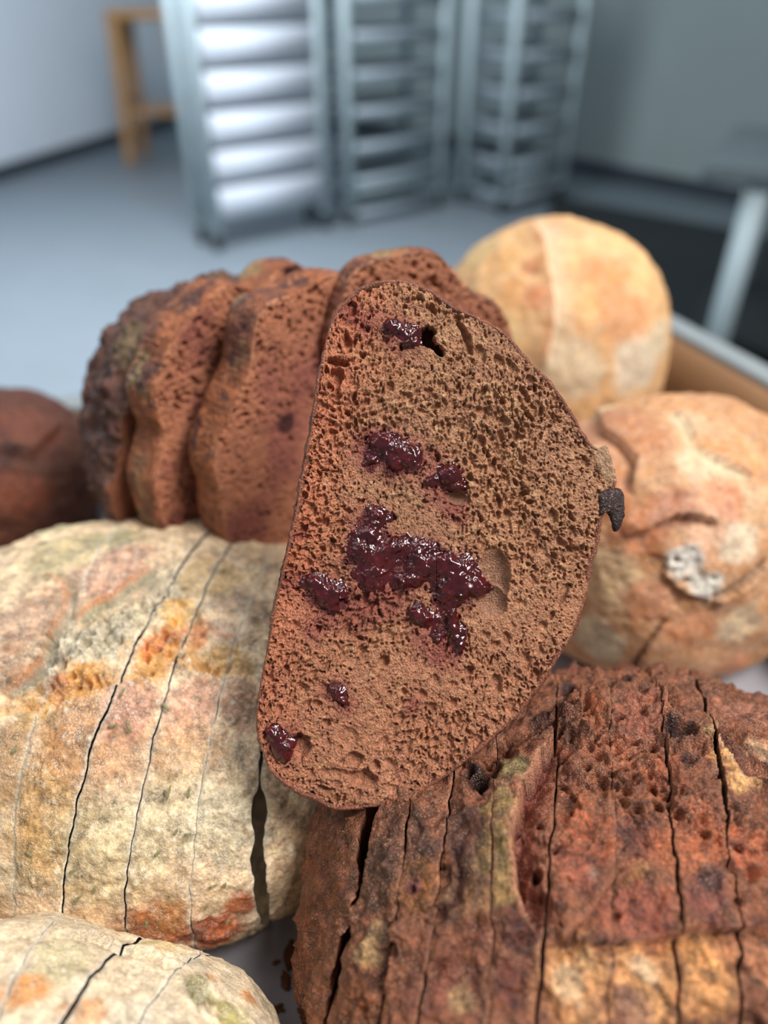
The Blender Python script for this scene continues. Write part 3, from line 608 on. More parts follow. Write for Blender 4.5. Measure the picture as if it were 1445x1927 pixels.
R2 = Loaf((0.140, 0.600, 0.095), 0.098, 0.096, 0.108, 0.095, yaw=10, n=2.1, pb=2.4, lump=0.004, seed=67)
R2.base = (234, 180, 120); R2.blis = 0.15; R2.mott = 0.6
R2.splat((1140, 520, 60, (222, 142, 82), .8), (1180, 600, 60, (222, 150, 96), .8), (1060, 620, 50, (220, 156, 100), .7), (900, 470, 50, (214, 180, 120), .8), (950, 480, 40, (220, 160, 90), .7), (960, 560, 40, (216, 150, 84), .8), (1010, 560, 26, (206, 124, 74), .8), (1000, 500, 22, (206, 120, 70), .7),
         (1200, 690, 60, (230, 210, 180), .9), (1240, 640, 40, (226, 204, 170), .8), (1080, 700, 60, (228, 206, 170), .8), (1050, 430, 40, (222, 156, 110), .8), (1120, 450, 50, (224, 180, 126), .6), (1100, 560, 40, (232, 176, 110), .7), (930, 620, 50, (224, 190, 130), .7))
R2.scarp([(990, 402), (1020, 450), (1040, 520), (1045, 600), (1030, 690)][::-1], 0.0045, 0.008, 0.004, 0.010, collip=(206, 124, 74), coldrop=(234, 214, 178), cw=0.004)
r2r = thing('round_loaf', (0.14, 0.6, 0), 'golden round loaf with one pale curved score, farthest back beside the tray wall', 'bread')
R2.pieces(r2r, M['crust_pale'], None, 0.0011, 380, name='crust', jit=0)

# ---- blurred dark loaf at the left edge
D1 = Loaf((-0.302, 0.470, 0.050), 0.080, 0.080, 0.064, 0.050, yaw=0, lump=0.006, seed=71)
D1.base = (96, 50, 34); D1.bliscol = (120, 70, 50)
D1.splat((60, 800, 60, (120, 62, 42), .8), (120, 880, 40, (84, 40, 24), .8), (40, 930, 50, (130, 60, 30), .7), (20, 860, 30, (60, 28, 24), .7))
D1.scarp([(0, 840), (60, 850), (120, 800)], 0.005, 0.008, 0.006, 0.006)
d1r = thing('chocolate_loaf', (-0.285, 0.47, 0), 'dark chocolate loaf at the left edge, behind the herb loaf', 'bread')
D1.pieces(d1r, M['crust_dark'], None, 0.0012, 320, name='crust', jit=0, rough=1.5)
# ---- dark loaf just seen at the right edge
D2_ = Loaf((0.335, 0.330, 0.045), 0.075, 0.075, 0.060, 0.045, yaw=0, lump=0.005, seed=75)
D2_.base = (110, 60, 36); D2_.bliscol = (130, 80, 60)
d2r = thing('chocolate_loaf', (0.335, 0.33, 0), 'dark chocolate loaf barely seen at the right edge, behind the round loaf', 'bread')
D2_.pieces(d2r, M['crust_dark'], None, 0.0015, 220, name='crust', jit=0, rough=1.5)

# ------------------------------------------------------------------ cut slices with open crumb
def resample(P, n, closed=True):
    P = np.asarray(P, float); Q = np.vstack([P, P[:1]]) if closed else P
    # Catmull-Rom, then even arc length
    m = len(P); out = []
    for i in range(m):
        p0, p1, p2, p3 = P[(i - 1) % m], P[i], P[(i + 1) % m], P[(i + 2) % m]
        for t in np.linspace(0, 1, 12, endpoint=False):
            out.append(0.5 * ((2 * p1) + (-p0 + p2) * t + (2 * p0 - 5 * p1 + 4 * p2 - p3) * t * t + (-p0 + 3 * p1 - 3 * p2 + p3) * t ** 3))
    out = np.array(out); out = np.vstack([out, out[:1]]); L = np.r_[0, np.cumsum(np.linalg.norm(np.diff(out, axis=0), axis=1))]
    t = np.linspace(0, L[-1], n, endpoint=False); return np.stack([np.interp(t, L, out[:, k]) for k in range(2)], -1)

class Field:
    """2D raster over a slice face: height (m) and colour"""
    def __init__(s, lo, hi, res):
        s.lo = np.array(lo); s.res = res; s.nx = int((hi[0] - lo[0]) / res) + 2; s.ny = int((hi[1] - lo[1]) / res) + 2
        s.X, s.Y = np.meshgrid(s.lo[0] + np.arange(s.nx) * res, s.lo[1] + np.arange(s.ny) * res)
        s.P = np.stack([s.X, s.Y, 0 * s.X], -1); s.h = np.zeros_like(s.X)
    def window(s, x, y, r):
        i0 = max(0, int((x - r - s.lo[0]) / s.res)); i1 = min(s.nx, int((x + r - s.lo[0]) / s.res) + 2); j0 = max(0, int((y - r - s.lo[1]) / s.res)); j1 = min(s.ny, int((y + r - s.lo[1]) / s.res) + 2)
        return slice(j0, max(j0, j1)), slice(i0, max(i0, i1))
    def pit(s, x, y, a, b, ang, depth, sharp=3.0):
        w_ = s.window(x, y, max(a, b) * 1.35); X = s.WX[w_] - x; Y = s.WY[w_] - y
        if X.size == 0: return
        c, sn = math.cos(ang), math.sin(ang); q = ((X * c + Y * sn) / a) ** 2 + ((-X * sn + Y * c) / b) ** 2
        k = np.clip(1 - q, 0, 1); s.h[w_] = np.minimum(s.h[w_], -depth * (1 - (1 - k) ** sharp) + 0 * s.h[w_])
    def sample(s, A, x, y):
        fx = np.clip((x - s.lo[0]) / s.res, 0, s.nx - 1.001); fy = np.clip((y - s.lo[1]) / s.res, 0, s.ny - 1.001); i = fx.astype(int); j = fy.astype(int); tx = fx - i; ty = fy - j
        if A.ndim == 3: tx = tx[..., None]; ty = ty[..., None]
        return (A[j, i] * (1 - tx) + A[j, i + 1] * tx) * (1 - ty) + (A[j + 1, i] * (1 - tx) + A[j + 1, i + 1] * tx) * ty

def crumb_field(ring, res, seed, npits, big=(), size=1.0, flow=None, nbowl=0):
    lo = ring.min(0) - 0.004; hi = ring.max(0) + 0.004; f = Field(lo, hi, res); rnd = random.Random(seed)
    wx = fbm(f.P, 700, 2, seed + 1) * 0.0006 + fbm(f.P, 180, 2, seed + 2) * 0.0009; wy = fbm(f.P, 700, 2, seed + 3) * 0.0006 + fbm(f.P, 180, 2, seed + 4) * 0.0009
    f.WX = f.X + wx; f.WY = f.Y + wy
    dens = fbm(f.P, 40, 2, seed + 6)
    for k in range(npits):
        x = rnd.uniform(lo[0], hi[0]); y = rnd.uniform(lo[1], hi[1]); r = size * (0.00022 + 0.00042 * rnd.random() ** 2.2 + (0.0006 * rnd.random() if rnd.random() < 0.06 else 0))
        r *= 0.75 + 0.8 * float(dens[min(f.ny - 1, int((y - lo[1]) / res)), min(f.nx - 1, int((x - lo[0]) / res))] + 0.35); an = (flow(x, y) if flow else rnd.uniform(0, 3.1)) + rnd.gauss(0, 0.5); el = 1 + rnd.random() * 1.1
        f.pit(x, y, r * el, r / el ** 0.3, an, r * rnd.uniform(1.2, 3.0), 2.6)
    for k in range(nbowl):
        x = rnd.uniform(lo[0], hi[0]); y = rnd.uniform(lo[1], hi[1])
        if rnd.random() < 0.35 + 0.5 * (y > (lo[1] + hi[1]) / 2): continue
        q = rnd.uniform(0.0009, 0.0022); f.pit(x, y, q, q * rnd.uniform(0.7, 1.3), rnd.uniform(0, 3), q * rnd.uniform(0.5, 1.1), 1.6)
    for (x, y, a, b, an, dp) in big: f.pit(x, y, a, b, an, dp, 4)
    f.h = f.h + 0.00034 * fbm(f.P, 1100, 2, seed + 21) + 0.0004 * fbm(f.P, 420, 2, seed + 22) + 0.0007 * fbm(f.P, 60, 2, seed + 23)
    return f

def sq_disc(N):
    t = np.linspace(-1, 1, N); X, Y = np.meshgrid(t, t)
    u = X * np.sqrt(1 - Y * Y / 2); v = Y * np.sqrt(1 - X * X / 2); return u, v

def make_slice(name, ring, O, ex, ey, n, th, field, colfn, N, M_, K, crustcol, label, cat, group, seed, rim=0.0012, crustfn=None, back=True):
    """ring: outline in (a,b) metres, counter-clockwise; front face looks along n"""
    cen2 = ring.mean(0); rr = ring - cen2; ang = np.unwrap(np.arctan2(rr[:, 1], rr[:, 0])); rad = np.hypot(rr[:, 0], rr[:, 1])
    o_ = np.argsort(np.mod(ang, 2 * math.pi)); A = np.mod(ang, 2 * math.pi)[o_]; Rr = rad[o_]
    def radius(a): return np.interp(np.mod(a, 2 * math.pi), np.r_[A - 2 * math.pi, A, A + 2 * math.pi], np.r_[Rr, Rr, Rr])
    to3 = lambda a, b, c: O + a[..., None] * ex + b[..., None] * ey + c[..., None] * n
    root = thing(name, O - n * th / 2, label, cat, group)
    u, v = sq_disc(N); q = np.hypot(u, v); al = np.arctan2(v, u); R_ = radius(al); x = cen2[0] + q * R_ * np.cos(al); y = cen2[1] + q * R_ * np.sin(al)
    edge = (1 - q) * R_                                  # distance from the outline
    h = field.sample(field.h, x, y) * smooth(0.0, 0.0012, edge + 0.0004) - 0.0012 * np.exp(-(edge / 0.0008) ** 2)
    cl = colfn(x, y, edge, field)
    V = to3(x, y, h + th / 2); F = grid_faces(N, N); F = F[(h.ravel()[F] > -0.0075).all(1)]
    Vs = [V.reshape(-1, 3)]; Fs = [F]; Cs = [cl.reshape(-1, 3)]
    if back:
        nb = 60; u, v = sq_disc(nb); q = np.hypot(u, v); al = np.arctan2(v, u); R_ = radius(al); xb = cen2[0] + q * R_ * 0.995 * np.cos(al); yb = cen2[1] + q * R_ * 0.995 * np.sin(al)
        Vb = to3(xb, yb, -th / 2 + 0 * xb + 0.0004 * fbm(np.stack([xb, yb, 0 * xb], -1), 300, 2)); Fs.append(grid_faces(nb, nb)[:, ::-1] + len(Vs[0])); Vs.append(Vb.reshape(-1, 3)); Cs.append(np.tile(lin((140, 84, 58)), (nb * nb, 1)))
    cr = mesh_np('crumb', np.concatenate(Vs), np.concatenate(Fs), M['crumb_dark'], None, np.concatenate(Cs)); adopt(root, cr)
    # crust band
    a = np.linspace(0, 2 * math.pi, M_, endpoint=False); t = np.linspace(0, 1, K)
    c = (0.5 - t) * th
    inset = -0.0008 * np.exp(-(t / 0.05)) - 0.0010 * np.exp(-((1 - t) / 0.05))
    rjag = 0.0005 * fbm(np.stack([np.cos(a), np.sin(a), 0 * a], -1) * radius(a)[:, None], 420, 3, seed + 70)
    Rb = (radius(a) + rjag)[None] + inset[:, None] + 0.0009 * np.sin(math.pi * t)[:, None]
    X = cen2[0] + Rb * np.cos(a)[None]; Y = cen2[1] + Rb * np.sin(a)[None]; G = to3(X, Y, c[:, None] + 0 * X)
    outw = (np.cos(a)[None, :, None] * ex + np.sin(a)[None, :, None] * ey)
    Pn = G.reshape(-1, 3); amp = (np.clip(np.sin(math.pi * t), 0, 1) ** 0.5)[:, None]
    d = (0.0011 * fbm(Pn, 120, 3, seed) + 0.0006 * fbm(Pn, 500, 3, seed + 4)).reshape(G.shape[:2]) * (0.25 + amp)
    lumps = voro(Pn, 420, seed)[0].reshape(G.shape[:2]); d = d + 0.0005 * (1 - smooth(0.1, 0.5, lumps)) * amp
    G2 = G + outw * d[..., None]
    # lip over the front edge
    lipn = 4; L_ = []
    for k in range(lipn, 0, -1):
        q = k / lipn; L_.append(to3(cen2[0] + (Rb[0] - 0.0012 * q) * np.cos(a), cen2[1] + (Rb[0] - 0.0012 * q) * np.sin(a), th / 2 + 0 * a - 0.0009 * q ** 2 - 0.00005) + 0 * outw[0])
    G2 = np.concatenate([np.stack(L_), G2]); 
    cc = (crustfn(G2, a) if crustfn else np.tile(lin(crustcol), (G2.shape[0] * M_, 1)).reshape(*G2.shape)) * (1 + 0.35 * fbm(G2.reshape(-1, 3), 150, 4, seed + 8)).reshape(*G2.shape[:2], 1)
    ob = mesh_np('crust', G2.reshape(-1, 3), grid_faces(G2.shape[0], M_, True)[:, ::-1], M['crust_dark'], None, cc.reshape(-1, 3)); adopt(root, ob)
    return root, radius, to3, cen2

# ---- the big slice leaning in the middle
n0 = -FW.copy(); tiltv = 0.05; n0 = n0 + RX * (-0.03) + UP * 0.03; n0 /= np.linalg.norm(n0)
ex0 = np.cross(UP, n0); ex0 /= np.linalg.norm(ex0); ey0 = np.cross(n0, ex0); TH0 = 0.015
O0 = at(820, 1030, 0.272) - n0 * TH0 / 2
def pl(u, v):
    r = ray(u, v); Of = O0 + n0 * TH0 / 2; t = ((Of - C0) @ n0) / (r @ n0); p = C0 + t * r - Of; return np.array([p @ ex0, p @ ey0])
outl = [(652, 562), (680, 538), (720, 526), (765, 528), (810, 545), (850, 573), (900, 595), (945, 620), (975, 652), (1002, 682), (1032, 712), (1062, 750), (1085, 790), (1112, 832), (1140, 852), (1152, 880), (1160, 910), (1150, 945),
        (1134, 970), (1131, 1010), (1115, 1060), (1107, 1110), (1096, 1150), (1080, 1190), (1048, 1245), (1010, 1302), (975, 1350), (930, 1390), (880, 1432), (830, 1470), (770, 1500), (700, 1521), (640, 1526), (590, 1508), (545, 1486), (508, 1455), (494, 1420), (483, 1385),
        (482, 1335), (488, 1290), (500, 1225), (515, 1135), (530, 1062), (548, 985), (568, 880), (588, 770), (599, 700), (612, 640), (628, 592)]
ring0 = resample(np.array([pl(*p) for p in outl])[::-1], 1600)
PX = 0.272 / FP
def B_(u, v, a, b, ang, dp):       # pixel hole -> metres
    p = pl(u, v); return (p[0], p[1], a * PX, b * PX, math.radians(ang), dp)
big = [B_(800, 634, 22, 17, -20, .010), B_(818, 650, 10, 24, 35, .009), B_(808, 622, 14, 9, 0, .009), B_(636, 683, 20, 7, -12, .004), B_(633, 712, 13, 18, 10, .004), B_(653, 640, 8, 16, 20, .004), B_(878, 640, 8, 34, 25, .0035), B_(868, 620, 6, 18, 30, .003), B_(905, 665, 9, 20, 15, .002),
       B_(790, 560, 10, 5, -30, .003), B_(812, 580, 14, 6, -45, .003), B_(835, 560, 14, 5, -40, .0016), B_(860, 600, 9, 7, 0, .0025), B_(735, 728, 10, 8, 0, .0026), B_(770, 745, 7, 9, 0, .0022), B_(950, 790, 7, 12, 20, .003), B_(985, 735, 6, 10, 20, .0024), B_(905, 832, 10, 8, 0, .0024), B_(1005, 770, 6, 9, 0, .002),
       B_(931, 1085, 30, 56, 8, .0042), B_(925, 1130, 30, 34, 0, .0040), B_(862, 937, 24, 18, -20, .003), B_(1042, 970, 9, 16, 10, .0024), B_(1010, 1005, 9, 12, 0, .0024), B_(1075, 1000, 8, 14, 0, .002), B_(1080, 1040, 10, 14, 0, .0024), B_(720, 1247, 11, 12, 20, .0035), B_(675, 1205, 9, 5, -30, .003), B_(883, 1262, 8, 10, 0, .003),
       B_(865, 1180, 8, 8, 0, .002), B_(950, 1200, 10, 13, 0, .0016), B_(990, 1245, 10, 20, 10, .0022), B_(935, 1290, 9, 20, 20, .002), B_(760, 1300, 8, 7, 0, .0022), B_(820, 1280, 8, 9, 0, .0014), B_(815, 1330, 10, 9, 0, .0022), B_(850, 1320, 8, 8, 0, .002), B_(598, 1325, 9, 8, 0, .0024), B_(615, 1362, 9, 9, 0, .0024), B_(752, 1350, 12, 9, 20, .0018), B_(707, 1190, 12, 9, 20, .0018),
       B_(680, 1467, 30, 17, -8, .0038), B_(668, 1430, 16, 14, 0, .003), B_(707, 1443, 9, 10, 0, .0026), B_(630, 1455, 32, 10, -10, .0018), B_(655, 1390, 20, 22, 20, .0012), B_(815, 1432, 10, 8, 0, .0022), B_(900, 1400, 12, 20, 30, .0016), B_(835, 1405, 12, 18, 10, .0014), B_(565, 1405, 20, 22, 0, .004), B_(526, 1398, 18, 40, 20, .0022), B_(548, 1425, 20, 10, 10, .0026),
       B_(570, 935, 10, 8, 0, .003), B_(582, 880, 5, 5, 0, .003), B_(597, 828, 5, 5, 0, .002), B_(700, 1035, 10, 8, 0, .003), B_(640, 985, 8, 8, 0, .002), B_(655, 962, 8, 6, 0, .002), B_(735, 975, 10, 10, 0, .003), B_(900, 770, 6, 10, 10, .002), B_(960, 690, 8, 14, 30, .002), B_(940, 680, 8, 16, 30, .002), B_(1010, 690, 8, 8, 0, .0015), B_(1100, 870, 8, 14, 10, .002), B_(1060, 1120, 8, 24, -20, .002), B_(1040, 1160, 6, 10, -30, .002), B_(1000, 1090, 8, 12, 0, .0014), B_(1020, 1110, 7, 9, 0, .0014), B_(960, 1330, 10, 14, 20, .0014)]
def flow0(x, y): return 1.15 + 0.6 * math.sin(x * 30)
F0 = crumb_field(ring0, 0.00016, 5, 24000, big, 1.08, flow0, 420)
JC = [(755, 622, 30, 18), (735, 612, 14, 12), (775, 645, 18, 14), (745, 845, 36, 26), (715, 835, 22, 22), (775, 868, 20, 22), (742, 875, 20, 16), (700, 870, 14, 12), (842, 893, 27, 26), (812, 905, 14, 14), (865, 915, 16, 10),
      (706, 972, 26, 20), (690, 1000, 24, 18), (675, 1035, 30, 24), (715, 1050, 32, 26), (700, 1085, 30, 26), (735, 1030, 18, 16), (782, 1038, 36, 32), (795, 1070, 28, 22), (760, 1095, 24, 18), (860, 1080, 36, 40), (845, 1115, 28, 30), (885, 1100, 26, 18), (905, 1108, 18, 10), (835, 1060, 22, 16),
      (612, 1115, 34, 26), (585, 1095, 22, 14), (625, 1128, 22, 20), (800, 1165, 26, 16), (785, 1150, 18, 14), (850, 1185, 18, 18), (848, 1160, 12, 12), (862, 1215, 14, 22), (820, 1200, 14, 10), (636, 1298, 18, 14), (642, 1318, 14, 12), (525, 1400, 15, 30), (512, 1380, 14, 16), (535, 1418, 14, 16), (545, 1400, 12, 10)]
JC = [(*pl(u, v), a * PX, b * PX) for u, v, a, b in JC]
ST = [(760, 630, 60), (745, 850, 75), (820, 890, 60), (690, 1000, 75), (700, 1070, 80), (790, 1060, 75), (860, 1090, 70), (610, 1110, 70), (820, 1180, 70), (850, 1220, 50), (640, 1310, 45), (530, 1400, 50), (690, 840, 50), (650, 580, 40), (840, 940, 50), (600, 1180, 40), (660, 1160, 60), (560, 1000, 30), (720, 1130, 70), (690, 600, 40), (870, 970, 40), (540, 1090, 30), (780, 1330, 30)]
ST = [(*pl(u, v), r * PX) for u, v, r in ST]
LF = [pl(u, v) for u, v in ((640, 600), (560, 960), (500, 1260), (500, 1400))]
SM = [(*pl(931, 1085), 30 * PX, 56 * PX), (*pl(925, 1130), 30 * PX, 32 * PX), (*pl(862, 937), 20 * PX, 14 * PX)]
def jamfield(X, Y, P):
    j = np.zeros_like(X)
    for x, y, a, b in JC:
        q = ((X - x) / a) ** 2 + ((Y - y) / b) ** 2; j = j + np.exp(-q * 1.1)
    return j
def col0(x, y, edge, f):
    P = np.stack([x, y, 0 * x], -1)
    W = P[..., :2] + np.stack([fbm(P, 150, 3, 71), fbm(P, 150, 3, 72)], -1) * 0.004
    c = np.ones(x.shape + (3,)) * lin((168, 120, 90))
    m = (0.5 + 0.5 * fbm(P, 45, 3, 81))[..., None]; c = c * (1 - m) + lin((180, 126, 90)) * m
    m = smooth(0.1, 0.6, fbm(P, 300, 3, 83))[..., None] * 0.5; c = c * (1 - m) + lin((212, 166, 122)) * m
    # warmer towards the base crust on the left
    p, q = LF[0], LF[2]; dl = q - p; nl = np.array([dl[1], -dl[0]]) / np.linalg.norm(dl); dist = np.abs((W[..., 0] - p[0]) * nl[0] + (W[..., 1] - p[1]) * nl[1])
    m = (np.exp(-(dist / 0.016) ** 2) * 0.7)[..., None]; c = c * (1 - m) + lin((204, 120, 86)) * m
    m = (smooth(0.03, -0.08, y) * 0.5)[..., None]; c = c * (1 - m) + lin((184, 116, 86)) * m
    for sx, sy, r in ST:
        d = np.hypot(W[..., 0] - sx, W[..., 1] - sy) / r; m = ((1 - smooth(0.2, 1.15, d)) * 0.62)[..., None]; c = c * (1 - m) + lin((140, 66, 62)) * m
    j = jamfield(W[..., 0], W[..., 1], P); m = (smooth(0.25, 0.6, j) * 0.85)[..., None]; c = c * (1 - m) + lin((84, 28, 32)) * m
    for sx, sy, a, b in SM:
        q = ((x - sx) / a) ** 2 + ((y - sy) / b) ** 2; m = ((1 - smooth(0.7, 1.1, q)) * 0.75)[..., None]; c = c * (1 - m) + lin((150, 108, 84)) * m
    m = (np.exp(-(edge / 0.0011) ** 2) * 0.5)[..., None]; c = c * (1 - m) + lin((170, 110, 80)) * m
    return c * (1 + 0.22 * fbm(P, 600, 3, 91))[..., None]
# smooth walled cavities: quiet the small pits there
for sx, sy, a, b in SM:
    q = ((F0.X - sx) / a) ** 2 + ((F0.Y - sy) / b) ** 2; m = 1 - smooth(0.75, 1.05, q); bowl = -0.0042 * np.sqrt(np.clip(1 - q, 0, 1)) + 0.0002 * fbm(F0.P, 150, 2, 3)
    F0.h = F0.h * (1 - m) + bowl * m
# jam sinks the crumb slightly
JW = jamfield(F0.X + 0.0016 * fbm(F0.P, 260, 3, 301), F0.Y + 0.0016 * fbm(F0.P, 260, 3, 302), F0.P)
main, rad0, to0, cen0 = make_slice('bread_slice', ring0, O0, ex0, ey0, n0, TH0, F0, col0, 580, 1300, 26, (128, 72, 50), 'big cut chocolate bread slice with glossy cherry jam, leaning in front of the pile', 'bread', None, 3)
# jam sheets, one part per separate pool
jsheet = 0.0030 * (JW - 0.45) + 0.0009 * fbm(F0.P, 330, 3, 311) + 0.0005 * fbm(F0.P, 900, 2, 312)
jsheet = np.minimum(jsheet, 0.0022 + 0.0006 * fbm(F0.P, 330, 2, 313))
keep = (jsheet > F0.h - 0.0006) & (JW > 0.22)
def jam_part(u0, v0, u1, v1, name, label=None, boost=0.0):
    a = pl(u0, v1); b = pl(u1, v0); st_ = 2
    i0, i1 = int((a[0] - F0.lo[0]) / F0.res), int((b[0] - F0.lo[0]) / F0.res); j0, j1 = int((a[1] - F0.lo[1]) / F0.res), int((b[1] - F0.lo[1]) / F0.res)
    sl = (slice(max(j0, 0), j1, st_), slice(max(i0, 0), i1, st_)); X, Y, H, K = F0.X[sl], F0.Y[sl], jsheet[sl], keep[sl]
    F = grid_faces(*X.shape); ok = K.ravel()[F].all(1); F = F[ok]
    if len(F) == 0: return
    used = np.unique(F); mp = -np.ones(X.size, int); mp[used] = np.arange(len(used))
    V = to0(X, Y, H + TH0 / 2).reshape(-1, 3)[used]; c = lin((64, 14, 16)) * (1 + 0.6 * fbm(V, 260, 3, 5))[:, None]
    o = mesh_np(name, V, mp[F], M['jam'], None, c); adopt(main, o)
    if label: o['label'] = label
    return o
jam_part(700, 585, 800, 670, 'jam_pool'); jam_part(660, 800, 797, 905, 'jam_pool'); jam_part(797, 850, 900, 935, 'jam_pool'); jam_part(640, 940, 765, 1125, 'jam_pool'); jam_part(765, 990, 822, 1125, 'jam_pool')
jam_part(822, 1020, 935, 1142, 'jam_pool'); jam_part(540, 1070, 640, 1160, 'jam_pool'); jam_part(760, 1130, 900, 1250, 'jam_pool'); jam_part(610, 1275, 665, 1340, 'jam_pool'); jam_part(490, 1350, 570, 1450, 'jam_pool')
# the whole cherry halves as domes
def dome(u, v, a, b, h, name, lift=0.0):
    c = pl(u, v); uu, vv = sq_disc(60); q = np.hypot(uu, vv); x = c[0] + uu * a * PX; y = c[1] + vv * b * PX; P = np.stack([x, y, 0 * x], -1)
    z = h * np.sqrt(np.clip(1 - q * q, 0, 1)) - 0.0012 + lift + 0.0004 * fbm(P, 500, 2, 9)
    V = to0(x, y, z + TH0 / 2).reshape(-1, 3); o = mesh_np(name, V, grid_faces(60, 60), M['jam'], None, np.tile(lin((62, 13, 15)), (3600, 1))); adopt(main, o); o['label'] = 'rounded glossy cherry half in the jam'; return o
dome(845, 895, 25, 22, 0.0042, 'cherry'); dome(780, 1042, 32, 28, 0.0030, 'cherry', -0.0002); dome(524, 1402, 16, 30, 0.0036, 'cherry'); dome(615, 1122, 22, 20, 0.0026, 'cherry')
# torn flake of crust hanging at the right corner
def flake(pts, name, col, zc, th_, parent, label=None, seed=3):
    ring = resample(np.array([pl(*p) for p in pts])[::-1], 90); c = ring.mean(0); rows = []; prof = [(0.02, 1), (0.5, 1), (0.85, .9), (1.0, .3), (1.0, -.3), (0.85, -.9), (0.5, -1), (0.02, -1)]
    for s_, z_ in prof:
        x = c[0] + (ring[:, 0] - c[0]) * s_; y = c[1] + (ring[:, 1] - c[1]) * s_; rows.append(to0(x, y, zc + z_ * th_ / 2 + 0 * x))
    G = np.stack(rows); P = G.reshape(-1, 3); P = P + n0 * (0.0009 * fbm(P, 350, 3, seed))[:, None] + ex0 * (0.0006 * fbm(P, 500, 2, seed + 1))[:, None]
    o = mesh_np(name, P, grid_faces(len(prof), 90, True)[:, ::-1], M['crust_dark'], None, np.tile(lin(col), (len(P), 1)) * (1 + 0.4 * fbm(P, 300, 3, 2))[:, None]); adopt(parent, o)
    if label: o['label'] = label
flake([(1128, 930), (1150, 918), (1172, 925), (1175, 960), (1170, 990), (1157, 1000), (1150, 975), (1142, 962), (1128, 968)], 'crust_flake', (48, 26, 22), -0.001 + TH0 / 2, 0.004, main, 'near-black flake hanging off the crust', 4)
flake([(1112, 838), (1128, 842), (1145, 838), (1152, 865), (1162, 900), (1150, 915), (1128, 890)], 'crust_flake', (166, 126, 92), -0.002 + TH0 / 2, 0.004, main, 'pale brown flake curling at the corner', 8)

# ---- fanned chocolate slices behind it
def arch(Wd, H, skew=0.0):
    k = np.linspace(0, 2 * math.pi, 60, endpoint=False); x = []; 
    c, s_ = np.cos(k), np.sin(k); top = s_ >= 0; p = np.where(top, 2.2, 4.5); r = (np.abs(c) ** p + np.abs(s_) ** p) ** (-1 / p)
    X = Wd * r * c; Y = np.where(top, H * 0.8, H * 0.2) * r * s_ + H * 0.2 - 0.0
    X = X + skew * Y
    return np.stack([X, Y], -1)
def col_fan(seed):
    def f(x, y, edge, fl):
        P = np.stack([x, y, 0 * x + seed], -1); c = np.ones(x.shape + (3,)) * lin((176, 112, 84)); m = (0.5 + 0.5 * fbm(P, 50, 3, seed))[..., None]; c = c * (1 - m) + lin((196, 126, 92)) * m
        m = (smooth(0.05, 0.5, fbm(P, 28, 3, seed + 5)) * 0.7)[..., None]; c = c * (1 - m) + lin((140, 76, 70)) * m
        m = (np.exp(-(edge / 0.003) ** 2) * 0.6)[..., None]; c = c * (1 - m) + lin((212, 146, 106)) * m
        m = (smooth(0.55, 0.75, fbm(P, 60, 2, seed + 15)) * 0.9)[..., None]; c = c * (1 - m) + lin((60, 22, 26)) * m
        return c * (1 + 0.2 * fbm(P, 600, 3, 91))[..., None]
    return f
def crust_fan(seed):
    def f(G, a):
        P = G.reshape(-1, 3); c = np.tile(lin((150, 84, 46)), (len(P), 1))
        for k, cc, lo, hi in ((26, (112, 62, 46), 0.0, 0.35), (40, (150, 122, 80), 0.28, 0.5), (75, (70, 34, 32), 0.3, 0.5), (160, (186, 112, 70), 0.25, 0.5)):
            m = smooth(lo, hi, fbm(P, k, 3, seed + k))[:, None] * 0.85; c = c * (1 - m) + lin(cc) * m
        return c.reshape(G.shape)
    return f
def fan_slice(base_near, yaw, lean, Wd, H, th, label, seed, N=300, roll=0.0, skew=0.0, crustcol=(120, 62, 36), crustfn=None):
    """yaw: direction of the base line in the ground plane (degrees from +x); lean tips the top away from the camera side"""
    ya = math.radians(yaw); b = np.array([math.cos(ya), math.sin(ya), 0]); up = np.array([0, 0, 1.0]); nn = np.cross(b, up)      # faces right / towards camera
    le = math.radians(lean); ey = up * math.cos(le) - nn * math.sin(le); n = np.cross(b, ey)
    ro = math.radians(roll); b2 = b * math.cos(ro) + ey * math.sin(ro); ey2 = -b * math.sin(ro) + ey * math.cos(ro)
    A_ = arch(Wd, H, skew); an_ = np.arctan2(A_[:, 1] - H * .4, A_[:, 0]); A_ = A_ + (A_ - [0, H * .4]) * (0.045 * np.sin(an_ * 5 + seed) + 0.03 * np.sin(an_ * 9 + seed * 2.1) + 0.02 * np.sin(an_ * 14 + seed))[:, None] * np.clip(np.sin(an_) + 0.5, 0, 1)[:, None]; ring = resample(A_, 800); O = np.asarray(base_near, float) + b2 * Wd
    fl = crumb_field(ring, 0.0003, seed, 4500, [(random.Random(seed + i).uniform(-Wd, Wd) * .8, random.Random(seed + i + 50).uniform(.1, .8) * H, 0.002, 0.0012, i, 0.003) for i in range(26)], 1.5)
    return make_slice('bread_slice', ring, O, b2, ey2, n, th, fl, col_fan(seed), N, 900, 34, crustcol, label, 'bread', 'fanned slices of the chocolate loaf', seed, crustfn=crust_fan(seed))
FANS = [((-0.122, 0.320, 0.088), 50, 4, 0.085, 0.140, 0.024, 'chocolate bread slice next to the dark end piece of the fan', 41, 300, 4),
        ((-0.085, 0.308, 0.086), 42, 5, 0.084, 0.146, 0.024, 'chocolate bread slice in the middle of the fan, with an orange brown crust', 43, 300, 4),
        ((-0.016, 0.349, 0.100), 20, 6, 0.060, 0.150, 0.018, 'chocolate bread slice of the fan, directly behind the big cut slice', 47, 300, 0, -0.2)]
for fa in FANS: fan_slice(*fa)
